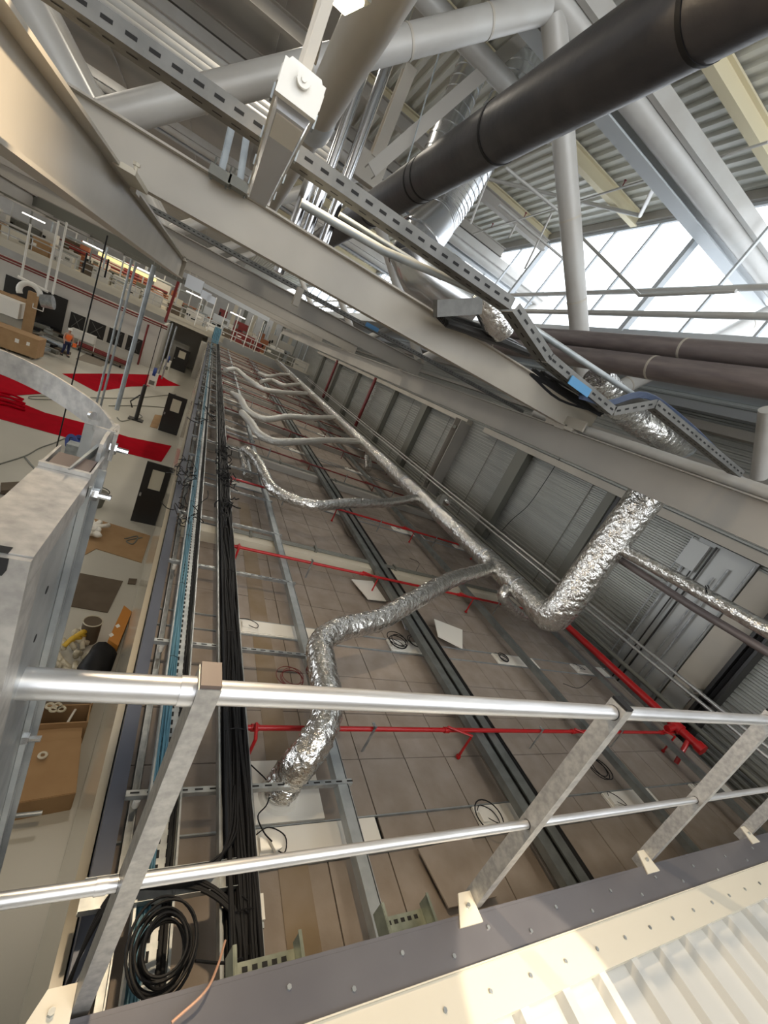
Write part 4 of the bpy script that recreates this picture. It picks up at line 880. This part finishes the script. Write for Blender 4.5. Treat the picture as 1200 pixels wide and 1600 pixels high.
# long cables on the floor
for i, (pts, l) in enumerate((([(0, 725), (40, 712), (62, 700), (85, 692), (105, 684), (112, 690)], 'dark cable running from the blue reel to the left'), ([(38, 713), (48, 725), (55, 735), (42, 745), (46, 762), (50, 770)], 'curly end of dark cable on the cream floor'), ([(120, 624), (60, 624), (45, 621), (70, 619), (200, 622), (275, 616)], 'thin cable looping between the two red carpets'), ([(170, 634), (220, 634), (262, 637)], 'thin cable on the floor before the middle door'), ([(183, 652), (190, 658), (205, 655), (222, 652), (215, 645)], 'cable tangle at the foot of the black stand'), ([(0, 770), (30, 778), (60, 775), (100, 790)], 'black cable over the cardboard under the ladder'), ([(0, 790), (40, 792), (90, 796)], 'second black cable on the cardboard under the ladder'), ([(195, 842), (215, 838), (208, 850), (198, 845), (222, 840)], 'brown cable loop on the flattened cardboard'))):
    tag(MB().tube(smoothpath([P(a, b, z=ZF+.03) for a, b in pts], 6), .022, 6).build('floor_cable', 'black' if i > 4 and i < 7 else 'girt'), l, 'cable')
tag(flat([(0, 762), (30, 760), (45, 770), (0, 775)], .05, .12, 'cardd', 'wood_offcut', None, None), 'dark wooden offcut at the left edge', 'wood')
quad_panel([(40, 782), (78, 780), (72, 762), (46, 765)], ZF+.15, 'card', 'short brown box lid lying near the left edge', 'box_lid', .1, 'box')
# pallets and boxes far left
def crate(px, py, w, d_, h, l, mt='card', strap=True, name='cardboard_box', dz=0):
    b = P(px, py, z=ZF); b.z = ZF+dz; t = thing(name, l, 'box', b)
    MB().box(b+V((-w/2, -d_/2, .12)), b+V((w/2, d_/2, .12+h))).build('box_body', mt, t)
    m = MB()
    for k in (-1, 0, 1): m.box(b+V((k*w*.42-.06, -d_/2, 0)), b+V((k*w*.42+.06, d_/2, .12)))
    m.build('box_skid', 'cardd', t)
    if strap: MB().box(b+V((w*.1, -d_/2-.01, h*.6)), b+V((w*.1+.18, -d_/2, h*.6+.22))).box(b+V((w*.3, -d_/2-.01, h*.65)), b+V((w*.3+.15, -d_/2, h*.65+.2))).build('box_label', 'white', t)
    return t
crate(18, 547, 2.6, 1.3, 1.1, 'large brown shipping box standing at the far left')
crate(2, 505, 1.8, 1.4, 1.0, 'brown boxes stacked behind the large shipping box', dz=.9)
crate(30, 500, 1.4, 1., .9, 'loose brown box on the stack beside an upright board', strap=False, dz=.6)
b = P(40, 527, z=ZF); tag(MB().cbox(b+V((0, 0, 1.5)), (.5, .35, 3.0)).build('upright_board', 'card'), 'tall brown board standing at the end of the pile', 'board')
tag(MB().cbox(P(2, 474, y=37), (2.2, 1.2, 1.0)).build('wrapped_stack', 'white'), 'white wrapped stack on top of the pile at far left', 'stack')
for k in range(34):
    b = P(R.uniform(44, 96), R.uniform(512, 552), z=ZF); w = R.uniform(.5, 1.9)
    tag(MB().cbox(b+V((0, 0, .12+.1*(k % 3))), (w, R.uniform(.2, .6), R.uniform(.12, .3)), R.uniform(-.5, .5)).build('scrap_piece', ['cardd', 'black', 'girt', 'cardd', 'black', 'galvd'][k % 6]), 'dark scrap piece in the pile left of the worker', 'scrap', 'scrap pile left of the worker')
# long trolley with red frames right of worker
b = P(160, 545, z=ZF); t = thing('pipe_trolley', 'low red trolley loaded with pipes right of the worker', 'trolley', b)
a, c_ = P(118, 537, z=ZF+.35), P(197, 570, z=ZF+.35)
m = MB()
for k in range(6): m.tube([a+V((0, .18*k, .06*(k % 2))), c_+V((0, .18*k, .06*(k % 2)))], .06, 8)
m.build('pipe_load', 'redd', t, smooth='auto'); m = MB()
for k in range(3):
    q = a.lerp(c_, .2+.3*k); m.tube([q+V((-.5, -.1, 0)), q+V((-.5, -.1, 1.)), q+V((.5, -.1, 1.)), q+V((.5, -.1, 0))], .03, 6)
m.build('trolley_frame', 'white', t, smooth='auto'); MB().bar(a-V((0, 0, .1)), c_-V((0, 0, .1)), .8, .08).build('trolley_bed', 'cardd', t)
m = MB()
for k in range(4): q = a.lerp(c_, .1+.27*k); m.tube([q+V((-.05, -.3, -.22)), q+V((.05, -.3, -.22))], .12, 12)
m.build('trolley_wheel', 'black', t)
tag(MB().cbox(P(130, 525, z=ZF+.7), (1.6, .8, .6)).build('white_crate', 'white'), 'white box standing on the floor right of the worker', 'box')
tag(MB().cbox(P(226, 568, z=ZF)+V((0, 0, 1.)), (1.2, .6, 2.)).build('white_cabinet', 'white'), 'tall white cabinet at the right end of the partition wall', 'cabinet')
# partition wall with dark window openings, big dark opening
YW = 43.
S(MB().box((-40, YW, ZF), (-3.2, YW+.3, -3.35)).build('wall_partition', 'creamwall'))
for i, (x0, x1) in enumerate(((-9.62, -8.62), (-8.35, -7.2), (-6.95, -5.85), (-5.6, -4.5))):
    z0, z1 = -6.55, -5.3
    w = S(MB().box((x0-.05, YW-.05, z0-.05), (x1+.05, YW-.0, z1+.05)).build('window_%d' % (30+i), 'creamwall'))
    MB().box((x0, YW-.08, z0), (x1, YW-.05, z1)).build('pane', 'blackp', w)
    m = MB().tube([(x0+.2, YW-.085, z0+.15), (x1-.2, YW-.085, z1-.15)], .015, 5).tube([(x0+.2, YW-.085, z1-.15), (x1-.2, YW-.085, z0+.15)], .015, 5); m.build('taped_cross', 'girt', w)
w = S(MB().box((-13.8, YW-.06, ZF+.0), (-9.95, YW, -4.55)).build('door_4', 'blackp'))
tag(MB().cbox(P(65, 500, z=ZF)+V((0, 1.0, .6)), (3., 1, .5), .0).build('machine_bed', 'cardd'), 'low dark machine bed in front of the dark opening', 'machine')
for i, (z, r) in enumerate(((-3.42, .07), (-3.6, .05))):
    tag(MB().tube([(-30, YW-.5, z), (-3.0, YW-.5, z)], r, 8).build('fire_pipe', 'redd', smooth='auto'), ['dark red pipe along the top of the partition wall, upper', 'dark red pipe along the top of the partition wall, lower'][i], 'pipe')
a = P(258, 503, y=YW-.8); b = P(279, 440, y=YW-.8)
tag(MB().bar(a, b, .2, .2, (0, 1, 0)).build('fire_riser', 'redd'), 'dark red upright at the end of the partition wall pipes', 'pipe')
a = P(232, 507, y=YW-.6); tag(MB().tube([a, V((a.x, a.y, ZF))], .08, 8).build('drain_pipe', 'redd', smooth='auto'), 'dark red downpipe on the partition wall beside white cabinet', 'pipe')
# far return wall, block wall behind far door
S(MB().box((-3.4, 52, ZF), (.18, 52.3, -3.1)).box((-3.4, YW+.3, ZF), (-3.2, 52, -3.35)).build('wall_far', 'creamwall'))
S(MB().box((-.3, 46.2, ZF), (.18, 52, -3.7)).build('wall_block', 'creamwall'))
tag(MB().box((-2.9, 49.9, ZF), (-1.2, 50.4, -4.9)).build('storage_cabinet', 'creamwall'), 'cream storage cabinet behind the far dark door', 'cabinet')
S(MB().box((1.5, 47., -3.9), (10.6, 47.3, -2.5)).build('wall_far_upper', 'clad2'))
# mezzanine
S(MB().box((-40, 47.4, -3.1), (10.6, 62, -2.6)).build('floor_mezzanine', 'cream'))
t = thing('mezzanine_railing', 'pale railing along the edge of the far mezzanine', 'railing', (-5, 47.5, -2.6)); m = MB()
for z in (-1.55, -2.05): m.tube([(-36, 47.5, z), (10, 47.5, z)], .05, 6)
m.build('rail_tubes', 'tube', t); m = MB()
for k in range(31): m.tube([(-35+1.5*k, 47.5, -2.6), (-35+1.5*k, 47.5, -1.55)], .04, 6)
m.build('rail_uprights', 'tube', t)
MB().box((-38, 47.35, -2.75), (10.4, 47.45, -2.45)).build('toe_board', 'cream', t)
# machines on the mezzanine
cols = ['white', 'creamwall', 'cream', 'girt', 'cardd', 'redd', 'galvd', 'creamwall', 'girt', 'beamb', 'card', 'galvd', 'rack']
k = 0
for row, (ya, yb, hm) in enumerate(((48.6, 49.5, 1.3), (51, 52.5, 2.1), (54.5, 57, 2.6))):
  x = -34.
  while x < 9.5:
    w = R.uniform(.5, 1.9); h = R.uniform(.5, 1.)*hm; y0 = R.uniform(ya, yb); mt = cols[R.randrange(len(cols))]
    t = thing('mezzanine_machine', 'machine or rack among the clutter of the far mezzanine', 'machine', (x, y0, -2.6), 'cluttered machines on the mezzanine')
    MB().box((x, y0, -2.6), (x+w, y0+.9, -2.6+h)).build('machine_body', mt, t)
    for j in range(R.randrange(1, 4)): u = x+w*(.05+.3*j); v = -2.6+h*R.uniform(.2, .7); MB().box((u, y0-.04, v), (u+w*.22, y0-.001, v+h*R.uniform(.1, .25))).build('machine_window', ['hole', 'girt', 'white', 'hole'][R.randrange(4)], t)
    if R.random() < .5: q = x+w*.5; MB().tube([(q, y0+.3, -2.6+h), (q, y0+.3, .4)], .07, 6).build('machine_flue', ['galvd', 'tube', 'girt'][k % 3], t)
    x += w+R.uniform(.02, .7); k += 1
for i in range(30):
    z = R.uniform(-2.3, -.2); y0 = R.uniform(48.5, 54); x0 = R.uniform(-34, -6)
    tag(MB().tube([(x0, y0, z), (x0+R.uniform(4, 12), y0, z)], R.uniform(.05, .12), 8).build('mezzanine_pipe', ['rack', 'tube', 'galvd', 'redd'][i % 4], smooth='auto'), 'horizontal pipe among the cluttered machines on the mezzanine', 'pipe', 'pipes on the mezzanine')
m = MB().box((-10.2, 50, -.55), (-5.5, 50.5, -.25)); tag(m.build('glowing_strip', mat('yellow_glow', (.7, .6, .25), .4, emit=((1, .85, .4), .9))), 'glowing yellow strip above the mezzanine machines', 'light')  # yellow box with a weak emission of its own
for i in range(8):
    x0 = -28+i*4.2; tag(MB().box((x0, 49, -.1), (x0+1.5, 49.15, 0)).build('strip_light', 'tubeglow'), 'small lit strip light over the far mezzanine', 'light', 'strip lights over the mezzanine')
for i in range(7):
    x0 = 2.0+i*1.25; tag(MB().box((x0, 61, -2.6), (x0+.45, 61.3, 1.5)).build('end_panel', ['cream', 'girt'][i % 2]), 'tall pale panel at the far end beyond the mezzanine', 'panel', 'far end panels')  # panels alternate between cream and dark paint
for i in range(6):
    x0 = -1.2+i*1.1+R.uniform(-.2, .2); tag(MB().tube([(x0, 46.6, -2.6), (x0, 46.6, .6)], .05, 6).build('hanger_rod', 'white', smooth='auto'), 'thin white rod hanging before the mezzanine', 'rod', 'white rods before the mezzanine')
# overhead pale bluish boxes centre left
for i, (px, py, w) in enumerate(((304, 444, .9), (322, 462, .55), (330, 468, .5))):
    q = P(px, py, y=30); tag(MB().cbox(q, (w, .6, w*.8)).build('hanging_box', 'coolwhite'), ['pale blue white box hung beyond the girder end', 'smaller white box hung beside the pale blue one', 'smallest white box of the hung group'][i], 'box')
a = P(280, 425, y=30); b = P(420, 500, y=30)
tag(MB().bar(a, b, .4, .25).build('crane_beam', 'beamb'), 'blue grey crane beam beneath the far roof', 'beam')
# hanging posts, rope
def hang(px, py, qx, qy, y, r, name, l, mt='galvd'):
    a = P(px, py, y=y); b = P(qx, qy, y=y); b.x = a.x; b.y = a.y; return tag(MB().tube([a, b], r, 8).build(name, mt, smooth='auto'), l, 'rod')
a = P(168, 368, x=-2.5); tag(MB().tube([a, V((-2.5, a.y-.3, -5.0)), V((-2.6, a.y-.5, -5.6)), V((-2.9, a.y-.8, ZF+.03))], .016, 6).build('hanging_rope', 'black'), 'thin black rope hanging from the big girder to the floor', 'rope')
hang(241, 415, 184, 641, 13, .055, 'hanger_post', 'thick grey hanging tube in front of the partition wall')
hang(206, 405, 154, 640, 14, .028, 'hanger_rod', 'left of two thin hanging tubes before the carpet')
hang(213, 410, 160, 640, 14, .028, 'hanger_rod', 'right of two thin hanging tubes before the carpet')
hang(105, 345, 70, 455, 20, .034, 'hanger_rod', 'right pale tube of the hanging extractor frame', 'white')
hang(92, 345, 60, 450, 20, .034, 'hanger_rod', 'left pale tube of the hanging extractor frame', 'white')
hang(48, 350, 28, 432, 20, .034, 'hanger_rod', 'leftmost pale tube of the extractor frame', 'white')
tag(MB().tube([P(28, 432, y=20), P(75, 456, y=20)], .05, 8).build('frame_bar', 'white', smooth='auto'), 'pale bottom bar joining the extractor frame tubes', 'bar')
for i, (px, py, qx, qy, y) in enumerate(((136, 395, 128, 425, 40), (170, 405, 160, 432, 40), (276, 510, 262, 600, 40), (270, 505, 254, 590, 40))):
    hang(px, py, qx, qy, y, .06, 'hanger_rod', 'dark thin rod hanging in the background, %s' % ('leftmost', 'second', 'beside the far door', 'left of the far door')[i], 'black' if i < 2 else 'galvd')
t = thing('extractor_arm', 'round white extractor arm hood hanging before the dark opening', 'extractor', P(60, 465, y=20)); q = P(60, 463, y=20)
MB().torus(q+V((-.25, 0, 0)), .3, .09, 'Y', .6, 24, 10).build('hood_hose', 'white', t, smooth=True); MB().tube([q+V((.1, 0, -.1)), q+V((.45, 0, 0))], [.22, .24], 16).build('hood_drum', 'galv', t, smooth='auto')
MB().tube([q+V((-.1, 0, -.3)), q+V((-.1, 0, -.45)), q+V((.2, 0, -.45)), q+V((.2, 0, -.3))], .02, 6).build('hood_handle', 'white', t)
# ================================================================ WORKER
def person(base, h=1.78, face=0.):
    t = thing('person', 'worker in white helmet, orange vest and navy trousers walking on the floor', 'person', base)
    s = h/1.78
    def skin(name, verts, edges, radii, mt, root=0):
        me = bpy.data.meshes.new(name); me.from_pydata([V(v)*s for v in verts], edges, []); ob = bpy.data.objects.new(name, me); C.objects.link(ob)
        ob.parent = t; md = ob.modifiers.new('s', 'SKIN')
        for i, r in enumerate(radii): me.skin_vertices[0].data[i].radius = (r[0]*s, r[1]*s) if isinstance(r, tuple) else (r*s, r*s)
        me.skin_vertices[0].data[root].use_root = True; sb = ob.modifiers.new('u', 'SUBSURF'); sb.levels = 1; sb.render_levels = 2
        me.materials.append(M[mt]); return ob
    vs = [(0, 0, .95), (0, 0, 1.15), (0, 0, 1.38), (0, 0, 1.50), (0, -.01, 1.60), (0, -.01, 1.72),
          (-.19, 0, 1.42), (-.24, -.03, 1.15), (-.22, -.14, .95), (-.21, -.18, .87), (.19, 0, 1.42), (.25, -.02, 1.14), (.27, -.1, .92), (.27, -.12, .84),
          (-.1, 0, .9), (-.14, -.1, .5), (-.18, .08, .09), (-.19, -.08, .04), (.1, 0, .9), (.13, .03, .5), (.15, .02, .09), (.16, -.14, .04)]
    es = [(0, 1), (1, 2), (2, 3), (3, 4), (4, 5), (2, 6), (6, 7), (7, 8), (8, 9), (2, 10), (10, 11), (11, 12), (12, 13), (0, 14), (14, 15), (15, 16), (16, 17), (0, 18), (18, 19), (19, 20), (20, 21)]
    rd = [(.15, .11), (.15, .11), (.17, .11), .055, (.085, .09), (.075, .085), .065, .045, .035, .04, .065, .045, .035, .04, .095, .065, .045, .04, .095, .065, .045, .04]
    me_names = skin('body', vs, es, rd, 'skin')
    skin('vest', [(0, 0, .93), (0, 0, 1.15), (0, 0, 1.40), (-.17, 0, 1.42), (.17, 0, 1.42), (0, 0, 1.47)], [(0, 1), (1, 2), (2, 3), (2, 4), (2, 5)], [(.175, .13), (.17, .13), (.185, .13), .085, .085, .09], 'orange')
    skin('trousers', [(0, 0, .95), (-.1, 0, .88), (-.14, -.1, .5), (-.18, .07, .12), (.1, 0, .88), (.13, .03, .5), (.15, .02, .12)], [(0, 1), (1, 2), (2, 3), (0, 4), (4, 5), (5, 6)], [(.16, .125), .11, .085, .065, .11, .085, .065], 'trousers')
    hb = MB(); hb.tube([V((0, -.01, z))*s+V(base) for z in (1.70, 1.72, 1.77, 1.82, 1.845)], [.135*s, .125*s, .12*s, .08*s, .02*s], 16).cbox(V(base)+V((0, -.12, 1.71))*s, (.14*s, .12*s, .015*s)); hb.build('helmet', 'white', t, smooth=True)
    fc = MB(); fc.cbox(V(base)+V((-.03, -.095, 1.64))*s, (.02*s, .012*s, .012*s)).cbox(V(base)+V((.03, -.095, 1.64))*s, (.02*s, .012*s, .012*s)).cbox(V(base)+V((0, -.1, 1.57))*s, (.04*s, .01*s, .008*s)); fc.build('face_features', 'cardd', t)
    hd = MB()
    for sx in (-.21, .27):
        for k in range(5): q = V(base)+V((sx-.02+.01*k, -.17 if sx < 0 else -.12, .86))*s; hd.tube([q, q+V((0, -.01, -.045))*s, q+V((0, .005, -.085+.008*abs(k-2)))*s], .009*s, 6)
    hd.build('fingers', 'skin', t)
    MB().cbox(V(base)+V((.34, -.13, .86))*s, (.2*s, .14*s, .24*s)).build('orange_bag', 'orange', t)
    for sx, y_ in ((-.19, -.02), (.16, -.06)): MB().cbox(V(base)+V((sx, y_, .045))*s, (.1*s, .28*s, .09*s)).build('boot', 'blackp', t)
    t.rotation_euler = (0, 0, face); return t
person(P(101, 556, z=ZF), 1.85, .5)
# ================================================================ CAMERA, LIGHT
cam = bpy.data.cameras.new('camera'); co = bpy.data.objects.new('camera', cam); C.objects.link(co)
cam.sensor_fit = 'HORIZONTAL'; cam.sensor_width = 36; cam.lens = F/1200*36; cam.clip_start = .02; cam.clip_end = 300
co.matrix_world = ROT.to_4x4(); bpy.context.scene.camera = co
W = bpy.data.worlds.new('sky'); bpy.context.scene.world = W; W.use_nodes = True; bg = W.node_tree.nodes['Background']
bg.inputs[0].default_value = (.93, .96, 1, 1); bg.inputs[1].default_value = 3.6
def light(kind, name, loc, energy, col, size=.5, aim=None, sy=None):
    l = bpy.data.lights.new(name, kind); l.energy = energy; l.color = col
    o = bpy.data.objects.new(name, l); C.objects.link(o); o.location = loc
    if kind == 'AREA': l.size = size; (setattr(l, 'shape', 'RECTANGLE'), setattr(l, 'size_y', sy)) if sy else None
    elif kind == 'POINT': l.shadow_soft_size = size
    elif kind == 'SPOT': l.shadow_soft_size = size; l.spot_size = math.radians(100)
    elif kind == 'SUN': l.angle = math.radians(size)
    if aim is not None: o.rotation_euler = (V(aim)-V(loc)).to_track_quat('-Z', 'Y').to_euler()
    return o
light('AREA', 'flood_beam', P(531, -4, y=3.1)-V((0, 0, .03)), 190, (1, .78, .52), .2, (.3, .5, -2))
sp = light('SPOT', 'added_spot_beam', (2.9, -2.6, 2.6), 1700, (1, .84, .62), .02, (1.80, .22, -1.8)); sp.data.spot_size = math.radians(8.6); sp.data.spot_blend = .12  # unseen spot added to throw the warm patch on the platform
t = thing('added_spot', 'added unseen warm spot lamp behind the platform, brightening the corrugated sheet', 'lamp', (2.9, -2.6, 2.6)); q = V((2.9, -2.6, 2.6)); d = (q-V((1.80, .22, -1.8))).normalized()
MB().tube([q+d*.03, q+d*.2], [.12, .06], 16).build('lamp_housing', 'girt', t, smooth='auto'); MB().tube([q+d*.2, V((2.95, -2.75, 6.2))], .015, 6).build('lamp_stem', 'girt', t)
lamps = [(-6, 5, 40, 1.2), (-6, 12, 110, 1.2), (-6, 20, 150, 1.2), (-6, 29, 170, 1.2), (-6, 38, 180, 1.2), (-1.6, 42, 120, .8), (-18, 14, 150, 1.2), (-18, 32, 200, 1.2), (-.3, 10.6, 120, .6), (3.5, 18, 220, .8), (3.5, 27, 220, .8), (3.5, 37, 220, .8), (3.5, 46, 240, .8), (2.5, -2.4, 160, .8)]  # invented lamps with housings, added to brighten the hall
for i, (x, y, e, sz) in enumerate(lamps):
    t = thing('hall_fill', 'added flat fill lamp under the hall roof', 'lamp', (x, y, 5.8), 'added fill lamps under the hall roof')
    MB().box((x-sz/2-.1, y-sz/2-.1, 5.84), (x+sz/2+.1, y+sz/2+.1, 6.0)).build('lamp_housing', 'girt', t)
    MB().tube([(x, y, 6.0), (x, y, 6.19)], .03, 6).build('lamp_stem', 'girt', t)
    light('AREA', 'hall_fill_light', (x, y, 5.82), e, (1, .91, .77), sz, (x, y, 0))
light('AREA', 'mezzanine_fill', (-8, 53, 3), 450, (1, .87, .65), 5, (-8, 54, -3))  # bare area light added to brighten the mezzanine, no fixture
vs = bpy.context.scene.view_settings; vs.view_transform = 'Standard'; vs.look = 'None'; vs.exposure = 0.0; vs.gamma = 1; vs.use_curve_mapping = False
